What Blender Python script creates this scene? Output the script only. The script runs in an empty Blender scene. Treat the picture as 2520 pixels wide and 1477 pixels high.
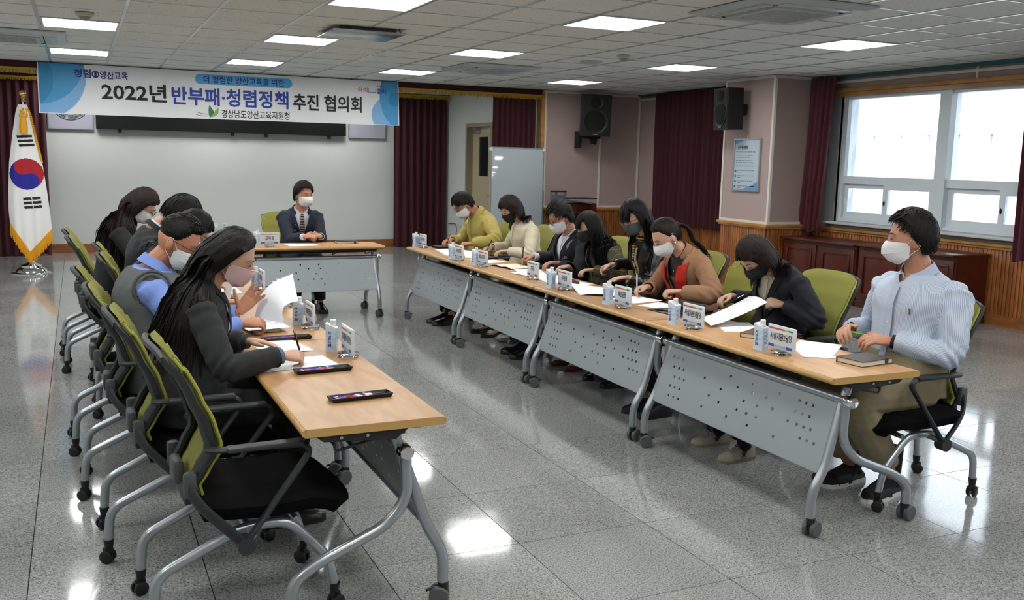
import bpy, bmesh, math, random, numpy as np
from mathutils import Vector, Matrix, noise
random.seed(7)
PI=math.pi
V=Vector
sc=bpy.context.scene
COL=sc.collection
# ------------------------------------------------------------------ camera, light, exposure
TS=0.615                                   # floor tile pitch (m)
yaw,pit,rol=4.32426370e-01,1.48541675e-01,2.18931143e-02
fw=V((math.sin(yaw)*math.cos(pit),math.cos(yaw)*math.cos(pit),-math.sin(pit)))
rt=V((math.cos(yaw),-math.sin(yaw),0)); up=rt.cross(fw)
r2=rt*math.cos(rol)+up*math.sin(rol); u2=-rt*math.sin(rol)+up*math.cos(rol)
cam=bpy.data.objects.new('camera',bpy.data.cameras.new('camera')); COL.objects.link(cam)
m=Matrix((r2,u2,-fw)).transposed().to_4x4(); m.translation=V((-2.62667748*TS,-5.48557173*TS,2.58569263*TS))
cam.matrix_world=m
cam.data.sensor_width=36; cam.data.lens=2311.95/2520*36; cam.data.clip_end=200
sc.camera=cam
sc.view_settings.view_transform='Standard'; sc.view_settings.look='None'; sc.view_settings.gamma=1
sc.view_settings.use_curve_mapping=False
sc.view_settings.exposure=0.0
try:
    sc.cycles.use_denoising=True
    sc.cycles.max_bounces=8; sc.cycles.diffuse_bounces=4; sc.cycles.glossy_bounces=4; sc.cycles.transmission_bounces=8; sc.cycles.transparent_max_bounces=8
    sc.cycles.sample_clamp_indirect=6; sc.cycles.caustics_reflective=False; sc.cycles.caustics_refractive=False
except Exception: pass
LAMP=24.0                                    # ceiling panel radiance
w=bpy.data.worlds.new('world'); sc.world=w; w.use_nodes=True
bg=w.node_tree.nodes['Background']; bg.inputs[0].default_value=(0.80,0.90,1.0,1); bg.inputs[1].default_value=5.0
sun=bpy.data.objects.new('sun',bpy.data.lights.new('sun','SUN')); COL.objects.link(sun)
sun.data.energy=3.0; sun.data.angle=0.01; sun.data.color=(1,.96,.9)
sun.rotation_euler=(math.radians(38),0,math.radians(-30))
# ------------------------------------------------------------------ materials
MATS={}
def S2L(c): return tuple((x/12.92 if x<=.04045 else ((x+.055)/1.055)**2.4) for x in c)
def hexc(h):
    h=h.lstrip('#'); return S2L(tuple(int(h[i:i+2],16)/255 for i in (0,2,4)))
def mat(name,col,rough=.5,metal=0.,emit=None,bump=None,var=None,spec=None,trans=0,ior=1.45,sheen=0,coat=0,alpha=1):
    """bump=(scale,strength[,stretch]) noise bump; var=(scale,amount) noise colour variation"""
    if name in MATS: return MATS[name]
    m=bpy.data.materials.new(name); MATS[name]=m; m.use_nodes=True
    nt=m.node_tree; N=nt.nodes; L=nt.links; b=N['Principled BSDF']
    c=hexc(col) if isinstance(col,str) else col
    m.diffuse_color=(*c,1)
    b.inputs['Base Color'].default_value=(*c,1); b.inputs['Roughness'].default_value=rough; b.inputs['Metallic'].default_value=metal
    if spec is not None: b.inputs['Specular IOR Level'].default_value=spec
    if trans: b.inputs['Transmission Weight'].default_value=trans
    b.inputs['IOR'].default_value=ior
    if sheen: b.inputs['Sheen Weight'].default_value=sheen
    if coat: b.inputs['Coat Weight'].default_value=coat
    if alpha<1: b.inputs['Alpha'].default_value=alpha
    if emit: b.inputs['Emission Color'].default_value=(*emit[0],1); b.inputs['Emission Strength'].default_value=emit[1]
    geo=N.new('ShaderNodeNewGeometry') if (bump or var) else None
    if var:
        n=N.new('ShaderNodeTexNoise'); n.inputs['Scale'].default_value=var[0]; n.inputs['Detail'].default_value=3
        L.new(geo.outputs['Position'],n.inputs['Vector'])
        mx=N.new('ShaderNodeMix'); mx.data_type='RGBA'
        mx.inputs[6].default_value=(*[max(0,x*(1-var[1])) for x in c],1); mx.inputs[7].default_value=(*[min(1,x*(1+var[1])) for x in c],1)
        L.new(n.outputs['Fac'],mx.inputs[0]); L.new(mx.outputs[2],b.inputs['Base Color'])
    if bump:
        n=N.new('ShaderNodeTexNoise'); n.inputs['Scale'].default_value=bump[0]; n.inputs['Detail'].default_value=4
        if len(bump)>2:
            mp=N.new('ShaderNodeMapping'); mp.inputs['Scale'].default_value=bump[2]; L.new(geo.outputs['Position'],mp.inputs['Vector']); L.new(mp.outputs[0],n.inputs['Vector'])
        else: L.new(geo.outputs['Position'],n.inputs['Vector'])
        bp=N.new('ShaderNodeBump'); bp.inputs['Strength'].default_value=bump[1]; bp.inputs['Distance'].default_value=.0022
        L.new(n.outputs['Fac'],bp.inputs['Height']); L.new(bp.outputs[0],b.inputs['Normal'])
    return m
def nodes(m): return m.node_tree.nodes,m.node_tree.links,m.node_tree.nodes['Principled BSDF']
def ramp(N,stops):
    r=N.new('ShaderNodeValToRGB'); e=r.color_ramp.elements
    while len(e)<len(stops): e.new(.5)
    for i,(p,c) in enumerate(stops): e[i].position=p; e[i].color=(*c,1)
    return r
def thinglass(name,refl=.08):
    m=mat(name,'#e8f0f4',.05); N,L,b=nodes(m); t=N.new('ShaderNodeBsdfTransparent'); g=N.new('ShaderNodeBsdfGlossy'); g.inputs['Roughness'].default_value=.02; f=N.new('ShaderNodeFresnel'); f.inputs['IOR'].default_value=1.35
    x=N.new('ShaderNodeMixShader'); L.new(f.outputs[0],x.inputs[0]); L.new(t.outputs[0],x.inputs[1]); L.new(g.outputs[0],x.inputs[2]); L.new(x.outputs[0],N['Material Output'].inputs['Surface']); return m
def granite():
    m=mat('polished_granite','#8f9291',.07); N,L,b=nodes(m)
    g=N.new('ShaderNodeNewGeometry'); oi=N.new('ShaderNodeObjectInfo')
    n1=N.new('ShaderNodeTexNoise'); n1.inputs['Scale'].default_value=150; n1.inputs['Detail'].default_value=3; n1.inputs['Roughness'].default_value=.7
    n2=N.new('ShaderNodeTexNoise'); n2.inputs['Scale'].default_value=1.3; n2.inputs['Detail'].default_value=5
    add=N.new('ShaderNodeVectorMath'); add.operation='ADD'
    L.new(g.outputs['Position'],add.inputs[0]); L.new(oi.outputs['Random'],add.inputs[1])
    L.new(add.outputs[0],n1.inputs['Vector']); L.new(g.outputs['Position'],n2.inputs['Vector'])
    r=ramp(N,[(.33,hexc('#3f4243')),(.44,hexc('#7c7f7e')),(.55,hexc('#989b99')),(.70,hexc('#b2b4b2'))]); L.new(n1.outputs['Fac'],r.inputs[0])
    mx=N.new('ShaderNodeMix'); mx.data_type='RGBA'; mx.blend_type='MULTIPLY'; mx.inputs[0].default_value=1
    r2_=ramp(N,[(.3,(.80,.80,.79)),(.7,(1,1,1))]); L.new(n2.outputs['Fac'],r2_.inputs[0])
    L.new(r.outputs[0],mx.inputs[6]); L.new(r2_.outputs[0],mx.inputs[7])
    hv=N.new('ShaderNodeHueSaturation'); mr=N.new('ShaderNodeMapRange'); mr.inputs[3].default_value=.90; mr.inputs[4].default_value=1.08
    L.new(oi.outputs['Random'],mr.inputs[0]); L.new(mr.outputs[0],hv.inputs['Value']); L.new(mx.outputs[2],hv.inputs['Color'])
    L.new(hv.outputs[0],b.inputs['Base Color'])
    n3=N.new('ShaderNodeTexNoise'); n3.inputs['Scale'].default_value=2.2; L.new(g.outputs['Position'],n3.inputs['Vector'])
    mr2=N.new('ShaderNodeMapRange'); mr2.inputs[3].default_value=.035; mr2.inputs[4].default_value=.13; L.new(n3.outputs['Fac'],mr2.inputs[0]); L.new(mr2.outputs[0],b.inputs['Roughness'])
    n4=N.new('ShaderNodeTexNoise'); n4.inputs['Scale'].default_value=3.5; n4.inputs['Detail'].default_value=1; L.new(add.outputs[0],n4.inputs['Vector'])
    bp=N.new('ShaderNodeBump'); bp.inputs['Strength'].default_value=.05; bp.inputs['Distance'].default_value=.02; L.new(n4.outputs['Fac'],bp.inputs['Height']); L.new(bp.outputs[0],b.inputs['Normal'])
    b.inputs['IOR'].default_value=1.55
    return m
def ceiltile():
    m=mat('mineral_tile','#c9cac6',.85); N,L,b=nodes(m)
    g=N.new('ShaderNodeNewGeometry'); n=N.new('ShaderNodeTexNoise'); n.inputs['Scale'].default_value=55; n.inputs['Detail'].default_value=2
    mp=N.new('ShaderNodeMapping'); mp.inputs['Scale'].default_value=(1,.6,1); L.new(g.outputs['Position'],mp.inputs[0]); L.new(mp.outputs[0],n.inputs['Vector'])
    r=ramp(N,[(.30,hexc('#a5a6a1')),(.335,hexc('#e0e1dd')),(1,hexc('#e6e7e3'))]); L.new(n.outputs['Fac'],r.inputs[0]); L.new(r.outputs[0],b.inputs['Base Color'])
    return m
def wood(name,c1,c2,rough=.4,sc_=(1,1,1),scale=6,dist=3):
    m=mat(name,c1,rough); N,L,b=nodes(m); g=N.new('ShaderNodeNewGeometry'); mp=N.new('ShaderNodeMapping'); mp.inputs['Scale'].default_value=sc_
    n=N.new('ShaderNodeTexNoise'); n.inputs['Scale'].default_value=scale; n.inputs['Detail'].default_value=6; n.inputs['Distortion'].default_value=dist*.1
    L.new(g.outputs['Position'],mp.inputs[0]); L.new(mp.outputs[0],n.inputs['Vector'])
    oi=N.new('ShaderNodeObjectInfo'); r=ramp(N,[(.3,hexc(c1)),(.7,hexc(c2))]); L.new(n.outputs['Fac'],r.inputs[0])
    hv=N.new('ShaderNodeHueSaturation'); mr=N.new('ShaderNodeMapRange'); mr.inputs[3].default_value=.8; mr.inputs[4].default_value=1.15
    L.new(oi.outputs['Random'],mr.inputs[0]); L.new(mr.outputs[0],hv.inputs['Value']); L.new(r.outputs[0],hv.inputs['Color']); L.new(hv.outputs[0],b.inputs['Base Color'])
    return m
def stripes(name,c1,c2,freq,axis='LOCAL',duty=.5,rough=.7,ax=0,bump=0):
    """fine stripes in object space along axis ax"""
    m=mat(name,c1,rough); N,L,b=nodes(m); t=N.new('ShaderNodeTexCoord'); sp=N.new('ShaderNodeSeparateXYZ'); L.new(t.outputs['Object'],sp.inputs[0])
    mu=N.new('ShaderNodeMath'); mu.operation='MULTIPLY'; mu.inputs[1].default_value=freq; L.new(sp.outputs[ax],mu.inputs[0])
    fr=N.new('ShaderNodeMath'); fr.operation='FRACT'; L.new(mu.outputs[0],fr.inputs[0])
    gt=N.new('ShaderNodeMath'); gt.operation='GREATER_THAN'; gt.inputs[1].default_value=duty; L.new(fr.outputs[0],gt.inputs[0])
    mx=N.new('ShaderNodeMix'); mx.data_type='RGBA'; mx.inputs[6].default_value=(*hexc(c1),1); mx.inputs[7].default_value=(*hexc(c2),1)
    L.new(gt.outputs[0],mx.inputs[0]); L.new(mx.outputs[2],b.inputs['Base Color'])
    return m
def plaid(name,base,line,f=18,bold=.93):
    m=mat(name,base,.9); N,L,b=nodes(m); t=N.new('ShaderNodeTexCoord'); sp=N.new('ShaderNodeSeparateXYZ'); L.new(t.outputs['Object'],sp.inputs[0])
    outs=[]
    for ax in (1,2):
        mu=N.new('ShaderNodeMath'); mu.operation='MULTIPLY'; mu.inputs[1].default_value=f; L.new(sp.outputs[ax],mu.inputs[0])
        fr=N.new('ShaderNodeMath'); fr.operation='FRACT'; L.new(mu.outputs[0],fr.inputs[0])
        gt=N.new('ShaderNodeMath'); gt.operation='GREATER_THAN'; gt.inputs[1].default_value=bold; L.new(fr.outputs[0],gt.inputs[0]); outs.append(gt)
    a=N.new('ShaderNodeMath'); a.operation='MAXIMUM'; L.new(outs[0].outputs[0],a.inputs[0]); L.new(outs[1].outputs[0],a.inputs[1])
    n=N.new('ShaderNodeTexNoise'); n.inputs['Scale'].default_value=60; L.new(t.outputs['Object'],n.inputs['Vector'])
    mx=N.new('ShaderNodeMix'); mx.data_type='RGBA'; mx.inputs[6].default_value=(*hexc(base),1); mx.inputs[7].default_value=(*hexc(line),1)
    L.new(a.outputs[0],mx.inputs[0]); L.new(mx.outputs[2],b.inputs['Base Color'])
    return m
def printed(name,seed=0,rows=60,dark='#a9adb2'):
    """paper with rows of small grey print"""
    m=mat(name,'#e6e9ec',.6); N,L,b=nodes(m); t=N.new('ShaderNodeTexCoord')
    br=N.new('ShaderNodeTexBrick'); br.inputs['Scale'].default_value=rows; br.inputs['Mortar Size'].default_value=.03; br.inputs['Brick Width'].default_value=1.7; br.inputs['Row Height'].default_value=.7
    br.inputs['Color1'].default_value=(.8,.8,.8,1); br.inputs['Color2'].default_value=(0,0,0,1); br.inputs['Mortar'].default_value=(1,1,1,1)
    L.new(t.outputs['Object'],br.inputs['Vector'])
    n=N.new('ShaderNodeTexNoise'); n.inputs['Scale'].default_value=14+seed; n.inputs['Detail'].default_value=1; L.new(t.outputs['Object'],n.inputs['Vector'])
    r=ramp(N,[(.50,(0,0,0)),(.54,(1,1,1))]); L.new(n.outputs['Fac'],r.inputs[0])
    n2=N.new('ShaderNodeTexNoise'); n2.inputs['Scale'].default_value=180; L.new(t.outputs['Object'],n2.inputs['Vector'])
    r2_=ramp(N,[(.45,(0,0,0)),(.55,(1,1,1))]); L.new(n2.outputs['Fac'],r2_.inputs[0])
    mu=N.new('ShaderNodeMath'); mu.operation='MULTIPLY'; L.new(r.outputs[0],mu.inputs[0]); L.new(r2_.outputs[0],mu.inputs[1])
    sp=N.new('ShaderNodeSeparateXYZ'); L.new(t.outputs['Object'],sp.inputs[0])
    ml=N.new('ShaderNodeMath'); ml.operation='MULTIPLY'; ml.inputs[1].default_value=110; L.new(sp.outputs[1],ml.inputs[0])
    fr=N.new('ShaderNodeMath'); fr.operation='FRACT'; L.new(ml.outputs[0],fr.inputs[0])
    gt=N.new('ShaderNodeMath'); gt.operation='GREATER_THAN'; gt.inputs[1].default_value=.5; L.new(fr.outputs[0],gt.inputs[0])
    m2=N.new('ShaderNodeMath'); m2.operation='MULTIPLY'; L.new(mu.outputs[0],m2.inputs[0]); L.new(gt.outputs[0],m2.inputs[1])
    mx=N.new('ShaderNodeMix'); mx.data_type='RGBA'; mx.inputs[6].default_value=(*hexc('#e6e9ec'),1); mx.inputs[7].default_value=(*hexc(dark),1)
    L.new(m2.outputs[0],mx.inputs[0]); L.new(mx.outputs[2],b.inputs['Base Color'])
    return m
# ------------------------------------------------------------------ mesh builder
def frame(d,hint=V((0,0,1))):
    d=d.normalized()
    if abs(d.dot(hint))>.98: hint=V((1,0,0)) if abs(d.x)<.9 else V((0,1,0))
    u=d.cross(hint).normalized(); v=u.cross(d).normalized()
    return u,v
class MB:
    K=0
    def __init__(s): s.v=[]; s.f=[]; s.mi=[]; s.cur=0
    def add(s,vs,fs):
        o=len(s.v); s.v.extend([tuple(x) for x in vs]); s.f.extend([tuple(i+o for i in f) for f in fs]); s.mi.extend([s.cur]*len(fs)); return s
    def box(s,c,d,rot=None,bev=0):
        MB.K=(MB.K+1)%13; e_=(MB.K*5%13)*6e-5; x,y,z=[k/2+(e_ if k>.004 else 0) for k in d]; R=rot or Matrix.Identity(3); c=V(c)
        if bev<=0:
            vs=[c+R@V((a*x,b*y,e*z)) for a in(-1,1) for b in(-1,1) for e in(-1,1)]
            return s.add(vs,[(0,1,3,2),(4,6,7,5),(0,4,5,1),(2,3,7,6),(0,2,6,4),(1,5,7,3)])
        bm=bmesh.new(); bmesh.ops.create_cube(bm,size=1)
        for v in bm.verts: v.co=V((v.co.x*2*x,v.co.y*2*y,v.co.z*2*z))
        bmesh.ops.bevel(bm,geom=bm.edges[:],offset=min(bev,x*.95,y*.95,z*.95),segments=2,affect='EDGES',profile=.5)
        bm.verts.index_update()
        s.add([c+R@v.co for v in bm.verts],[tuple(v.index for v in f.verts) for f in bm.faces]); bm.free(); return s
    def tube(s,pts,r,n=10,cap=True,hint=V((0,0,1)),sq=None):
        """swept tube. r float or list. sq=(a,b) elliptical section scaling"""
        pts=[V(p) for p in pts]; k=len(pts); rr=r if isinstance(r,(list,tuple)) else [r]*k
        vs=[]; u=None
        for i,p in enumerate(pts):
            t=(pts[min(i+1,k-1)]-pts[max(i-1,0)])
            if t.length<1e-9: t=V((0,0,1))
            t.normalize()
            if u is None: u,v=frame(t,hint)
            else:
                u=(u-t*u.dot(t)); u=u.normalized() if u.length>1e-6 else frame(t,hint)[0]; v=t.cross(u)*-1; v=u.cross(t)
            a,b=(sq if sq else (1,1))
            for j in range(n):
                an=2*PI*j/n; vs.append(p+u*math.cos(an)*rr[i]*a+v*math.sin(an)*rr[i]*b)
        fs=[(i*n+j,i*n+(j+1)%n,(i+1)*n+(j+1)%n,(i+1)*n+j) for i in range(k-1) for j in range(n)]
        if cap: fs+= [tuple(range(n))[::-1],tuple(range((k-1)*n,k*n))]
        return s.add(vs,fs)
    def lathe(s,c,prof,n=20,axis=V((0,0,1))):
        u,v=frame(V(axis)); ax=V(axis).normalized(); c=V(c); vs=[]
        for (r,h) in prof:
            for j in range(n):
                an=2*PI*j/n; vs.append(c+ax*h+(u*math.cos(an)+v*math.sin(an))*max(r,1e-5))
        k=len(prof); fs=[(i*n+j,i*n+(j+1)%n,(i+1)*n+(j+1)%n,(i+1)*n+j) for i in range(k-1) for j in range(n)]
        fs+=[tuple(range(n))[::-1],tuple(range((k-1)*n,k*n))]
        return s.add(vs,fs)
    def cyl(s,c,r,h,n=20,axis=V((0,0,1)),r2=None): return s.lathe(c,[(r,0),(r if r2 is None else r2,h)],n,axis)
    def grid(s,fn,nu,nv,close_u=False):
        vs=[fn(i/(nu if close_u else nu-1),j/(nv-1)) for i in range(nu) for j in range(nv)]
        fs=[(i*nv+j,((i+1)%nu)*nv+j,((i+1)%nu)*nv+j+1,i*nv+j+1) for i in range(nu if close_u else nu-1) for j in range(nv-1)]
        return s.add(vs,fs)
    def slab(s,fn,nu,nv,th):
        """closed thin slab: grid surface offset along its normal by th"""
        g=[[V(fn(i/(nu-1),j/(nv-1))) for j in range(nv)] for i in range(nu)]
        def nm(i,j):
            a=g[min(i+1,nu-1)][j]-g[max(i-1,0)][j]; b=g[i][min(j+1,nv-1)]-g[i][max(j-1,0)]; n=a.cross(b); return n.normalized() if n.length>1e-12 else V((0,0,1))
        top=[g[i][j]+nm(i,j)*th for i in range(nu) for j in range(nv)]; bot=[g[i][j] for i in range(nu) for j in range(nv)]; K=nu*nv
        fs=[]
        for i in range(nu-1):
            for j in range(nv-1):
                a,b,c,d=i*nv+j,(i+1)*nv+j,(i+1)*nv+j+1,i*nv+j+1
                fs+=[(a,b,c,d),(K+d,K+c,K+b,K+a)]
        for i in range(nu-1): fs+=[(i*nv,K+i*nv,K+(i+1)*nv,(i+1)*nv),((i+1)*nv-1+nv,K+(i+1)*nv-1+nv,K+(i+1)*nv-1,(i+1)*nv-1)]
        for j in range(nv-1): fs+=[(j+1,K+j+1,K+j,j),((nu-1)*nv+j,K+(nu-1)*nv+j,K+(nu-1)*nv+j+1,(nu-1)*nv+j+1)]
        return s.add(bot+top,fs)
    def prism(s,poly,fn,th):
        """poly 2D outline -> fn(x,y,h) 3D, thickness th"""
        n=len(poly); vs=[fn(x,y,0) for x,y in poly]+[fn(x,y,th) for x,y in poly]
        return s.add(vs,[tuple(range(n))[::-1],tuple(range(n,2*n))]+[(i,(i+1)%n,n+(i+1)%n,n+i) for i in range(n)])
    def ball(s,c,r,n=12,m=8,R=None):
        rx,ry,rz=(r,r,r) if not isinstance(r,(tuple,list)) else r; R=R or Matrix.Identity(3); c=V(c); vs=[]
        for i in range(m+1):
            th=PI*i/m
            for j in range(n):
                ph=2*PI*j/n; vs.append(c+R@V((rx*math.sin(th)*math.cos(ph),ry*math.sin(th)*math.sin(ph),rz*math.cos(th)) if 0<i<m else (0,0,rz if i==0 else -rz)))
        return s.add(vs,[(i*n+j,(i+1)*n+j,(i+1)*n+(j+1)%n,i*n+(j+1)%n) for i in range(m) for j in range(n)])
    def mesh(s,name,mats,smooth=True,off=V((0,0,0)),weld=True):
        me=bpy.data.meshes.new(name); o=V(off)
        me.from_pydata([(x[0]-o.x,x[1]-o.y,x[2]-o.z) for x in s.v],[],s.f)
        ms=mats if isinstance(mats,(list,tuple)) else [mats]
        for q in ms: me.materials.append(q)
        if len(ms)>1: me.polygons.foreach_set('material_index',s.mi)
        bm=bmesh.new(); bm.from_mesh(me)
        if weld: bmesh.ops.remove_doubles(bm,verts=bm.verts[:],dist=1e-6)
        bmesh.ops.recalc_face_normals(bm,faces=bm.faces[:])
        if smooth:
            for f in bm.faces: f.smooth=True
            for e in bm.edges:
                if len(e.link_faces)==2 and e.calc_face_angle(0)>.7: e.smooth=False
        bm.to_mesh(me); bm.free(); me.update()
        return me
    def build(s,name,mats,parent=None,smooth=True,loc=None):
        """vertices are world coords (or local to `parent` when parent has at identity); loc: object origin"""
        me=s.mesh(name,mats,smooth,off=V(loc) if loc else V((0,0,0)))
        o=bpy.data.objects.new(name,me); COL.objects.link(o)
        if loc: o.location=loc
        if parent: o.parent=parent
        return o
def obj(name,me,parent=None,loc=None):
    o=bpy.data.objects.new(name,me); COL.objects.link(o)
    if parent: o.parent=parent
    if loc is not None: o.location=loc
    return o
def thing(name,label,cat,loc=(0,0,0),rz=0,group=None):
    o=bpy.data.objects.new(name,None); COL.objects.link(o); o.empty_display_size=.1
    o.location=loc; o.rotation_euler=(0,0,rz); tag(o,label,cat,group); return o
def tag(o,label=None,cat=None,group=None,kind=None):
    if label: o['label']=label
    if cat: o['category']=cat
    if group: o['group']=group
    if kind: o['kind']=kind
    return o
def struct(o): o['kind']='structure'; return o
def dup(root,loc=None,rz=None,label=None,group=None,keep=lambda o:True):
    r=root.copy(); COL.objects.link(r)
    if loc is not None: r.location=loc
    if rz is not None: r.rotation_euler=(0,0,rz)
    if label: r['label']=label
    if group: r['group']=group
    for ch in list(root.children):
        if not keep(ch): continue
        c=ch.copy(); COL.objects.link(c); c.parent=r
        for g in ch.children:
            d=g.copy(); COL.objects.link(d); d.parent=c
    return r
def smooth_path(P,k=6):
    """catmull-rom"""
    P=[V(p) for p in P]; out=[]
    for i in range(len(P)-1):
        p0,p1,p2,p3=P[max(i-1,0)],P[i],P[i+1],P[min(i+2,len(P)-1)]
        for j in range(k):
            t=j/k; out.append(.5*((2*p1)+(p2-p0)*t+(2*p0-5*p1+4*p2-p3)*t*t+(3*p1-p0-3*p2+p3)*t**3))
    out.append(P[-1]); return out
def fillet(P,r,k=5):
    P=[V(p) for p in P]; out=[P[0]]
    for i in range(1,len(P)-1):
        a,b,c=P[i-1],P[i],P[i+1]; d1=(a-b); d2=(c-b); q=min(r,d1.length*.48,d2.length*.48); s=b+d1.normalized()*q; e=b+d2.normalized()*q
        for j in range(k+1):
            t=j/k; out.append(s*(1-t)**2+b*2*t*(1-t)+e*t*t)
    out.append(P[-1]); return out
_font=None
def textmesh(txt,size,width=None,bold=0.,depth=.0004,align='CENTER'):
    """returns (verts, faces) in XY plane, centred"""
    cu=bpy.data.curves.new('t','FONT'); cu.body=txt; cu.size=1; cu.align_x=align; cu.align_y='CENTER'; cu.extrude=0; cu.offset=bold; cu.resolution_u=2
    o=bpy.data.objects.new('t',cu); COL.objects.link(o)
    dg=bpy.context.evaluated_depsgraph_get(); dg.update(); me=bpy.data.meshes.new_from_object(o.evaluated_get(dg))
    vs=np.zeros(len(me.vertices)*3); me.vertices.foreach_get('co',vs); vs=vs.reshape(-1,3)
    fs=[tuple(p.vertices) for p in me.polygons]
    bpy.data.objects.remove(o); bpy.data.meshes.remove(me); bpy.data.curves.remove(cu)
    if len(vs)==0: return [],[]
    mn,mx=vs.min(0),vs.max(0); h=mx[1]-mn[1]; wd=mx[0]-mn[0]
    vs-= (mn+mx)/2
    sy=size/h; sx=(width/wd) if width else sy
    vs[:,0]*=sx; vs[:,1]*=sy
    return vs,fs
def textobj(name,txt,size,origin,xdir,ydir,m,parent,width=None,bold=0.):
    vs,fs=textmesh(txt,size,width,bold)
    o=V(origin); X=V(xdir).normalized(); Y=V(ydir).normalized()
    b=MB(); b.add([o+X*float(v[0])+Y*float(v[1]) for v in vs],fs)
    me=bpy.data.meshes.new(name); me.from_pydata(b.v,[],b.f); me.materials.append(m)
    return obj(name,me,parent)
# ------------------------------------------------------------------ common materials
M_gran=granite(); M_tile=ceiltile()
M_grout=mat('dark_grout','#2a2b2a',.9)
M_tbar=mat('white_metal_grid','#c4c8c8',.22,.15)
M_white=mat('white_wall_paint','#bfc3c0',.75,var=(1.5,.03))
M_pink=mat('pink_fabric_panel','#a89591',.9,var=(220,.12),bump=(400,.15))
M_trimw=mat('cream_panel_trim','#d5d1c6',.5)
M_slat=wood('wainscot_wood','#7d4722','#a5693a',.35,(6,6,.6),8)
M_woodt=wood('light_wood_trim','#9a6a38','#b98a50',.3,(1,1,3),5)
M_base=wood('baseboard_wood','#6e4122','#90592f',.35,(1,1,4),6)
M_maroon=mat('maroon_velvet','#3a0814',.8,sheen=.06,bump=(300,.1))
M_maroon2=mat('maroon_velvet_light','#4a0a1b',.65,sheen=.15,bump=(300,.1))
M_gold=mat('gold_fringe','#b08a22',.6,bump=(250,.8,(6,6,.4)))
M_goldy=mat('yellow_tassel','#d8980c',.6,bump=(250,.8,(6,6,.4)))
M_black=mat('black_plastic','#0d0e0f',.45)
M_blackm=mat('matte_black','#0a0a0b',.7)
M_alu=mat('aluminium','#b9bfc2',.3,.85)
M_chrome=mat('chrome','#e0e2e4',.06,1)
M_brass=mat('polished_brass','#d9b45a',.12,1)
M_winfr=mat('window_frame','#ccd6dd',.35)
M_emit=mat('lamp_diffuser','#ffffff',.5,emit=((1,.99,.97),LAMP))
HC=2.69; XW=6.98; YF=10.3; XL=-4.6; YB=-6.2; HA=2.69; YA=12.8; XO=5.16
T_=lambda s:s
def bx(lo,hi): return [( (a+b)/2) for a,b in zip(lo,hi)],[abs(b-a) for a,b in zip(lo,hi)]
def slabo(name,lo,hi,m,parent=None,bev=0): c,d=bx(lo,hi); return MB().box(c,d,bev=bev).build(name,m,parent,smooth=bev>0)
# ---- floor: slab and tiles
floor=struct(slabo('floor',(XL-.2,YB-.2,-.12),(XW+.2,YA+.2,-.006),M_grout))
tm=MB().box((0,0,-.0045),(TS-.0052,TS-.0052,.009)).mesh('floor_tile',M_gran,False)
cells=[]
camxy=V((cam.matrix_world.translation.x,cam.matrix_world.translation.y))
for i in range(int(XL/TS)-1,int(XW/TS)+1):
    for j in range(int(YB/TS)-1,int(YA/TS)+1):
        cx,cy=(i+.5)*TS,(j+.5)*TS
        if cx-TS/2<XL-.3 or cx-TS/2>XW or cy-TS/2>YA: continue
        d=V((cx,cy))-camxy; fwd2=V((math.sin(yaw),math.cos(yaw))); dep=d.dot(fwd2); lat=abs(d.x*fwd2.y-d.y*fwd2.x)
        vis=dep>2.2 and lat<dep*.56+.5
        cells.append((0 if vis else 1,dep if vis else d.length,cx,cy))
cells.sort(); rest=MB()
for k,(a,_,cx,cy) in enumerate(cells):
    if k<298: obj('tile' if k==0 else 'tile.%03d'%k,tm,floor,(cx,cy,0))
    else: rest.box((cx,cy,-.0045),(TS-.0052,TS-.0052,.009))
tag(rest.build('tile_field',M_gran,floor,False),kind='stuff')
# ---- ceiling
ceil=struct(slabo('ceiling',(XL-.2,YB-.2,HC+.02),(XW,YA,HC+.14),mat('ceiling_void','#777777',.9)))
xe=[.405-.325+.65*k for k in range(-8,5)]; xe=[x for x in xe if x>XL-.4]
last=xe[-1]
while last+.62<XW+.1: last+=.62; xe.append(last)
y0=6.03-.3288; ye=[y0+.6575*k for k in range(-19,12)]; ye=[y for y in ye if YB-.6<y<YA+.3]
grid=MB()
for x in xe: grid.box((x,(YB+YA)/2,HC+.004),(.024,YA-YB,.008))
for y in ye: grid.box(((XL+XW)/2,y,HC+.006),(XW-XL,.013,.008))
grid.build('suspension_grid',M_tbar,ceil,False)
lights=[]
for lx in (-1.54,.405,2.36,4.84):
    for ly in (-4.49,-1.86,.77,3.4,6.03,8.66): lights.append((lx,ly))
lights+= [(-1.54,11.9),(.405,11.9),(2.36,11.9)]
lights+= [(-3.49,y) for y in (-1.86,.77,3.4,6.03,8.66)]
acs=[(3.0,2.15),(-2.2,7.25),(3.02,7.45),(.73,5.05)]
tiles=[]
for a,b in zip(xe[:-1],xe[1:]):
    for c,d in zip(ye[:-1],ye[1:]):
        cx,cy=(a+b)/2,(c+d)/2
        if any(abs(cx-l[0])<.25 and abs(cy-l[1])<.25 for l in lights): continue
        dd=V((cx,cy))-camxy; dep=dd.dot(V((math.sin(yaw),math.cos(yaw))))
        tiles.append((0 if dep>2.5 else 1,dep,a,b,c,d))
tiles.sort(); cache={}; rest=MB()
for k,(v_,_,a,b,c,d) in enumerate(tiles):
    w_,h_=round(b-a-.02,3),round(d-c-.009,3)
    if k<298:
        key=(w_,h_)
        if key not in cache: cache[key]=MB().box((0,0,.012),(w_,h_,.012)).mesh('ceiling_tile',M_tile,False)
        obj('tile' if k==0 else 'tile.%03d'%(k+400),cache[key],ceil,((a+b)/2,(c+d)/2,HC))
    else: rest.box(((a+b)/2,(c+d)/2,HC+.012),(w_,h_,.012))
tag(rest.build('tile_field',M_tile,ceil,False),kind='stuff')
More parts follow.
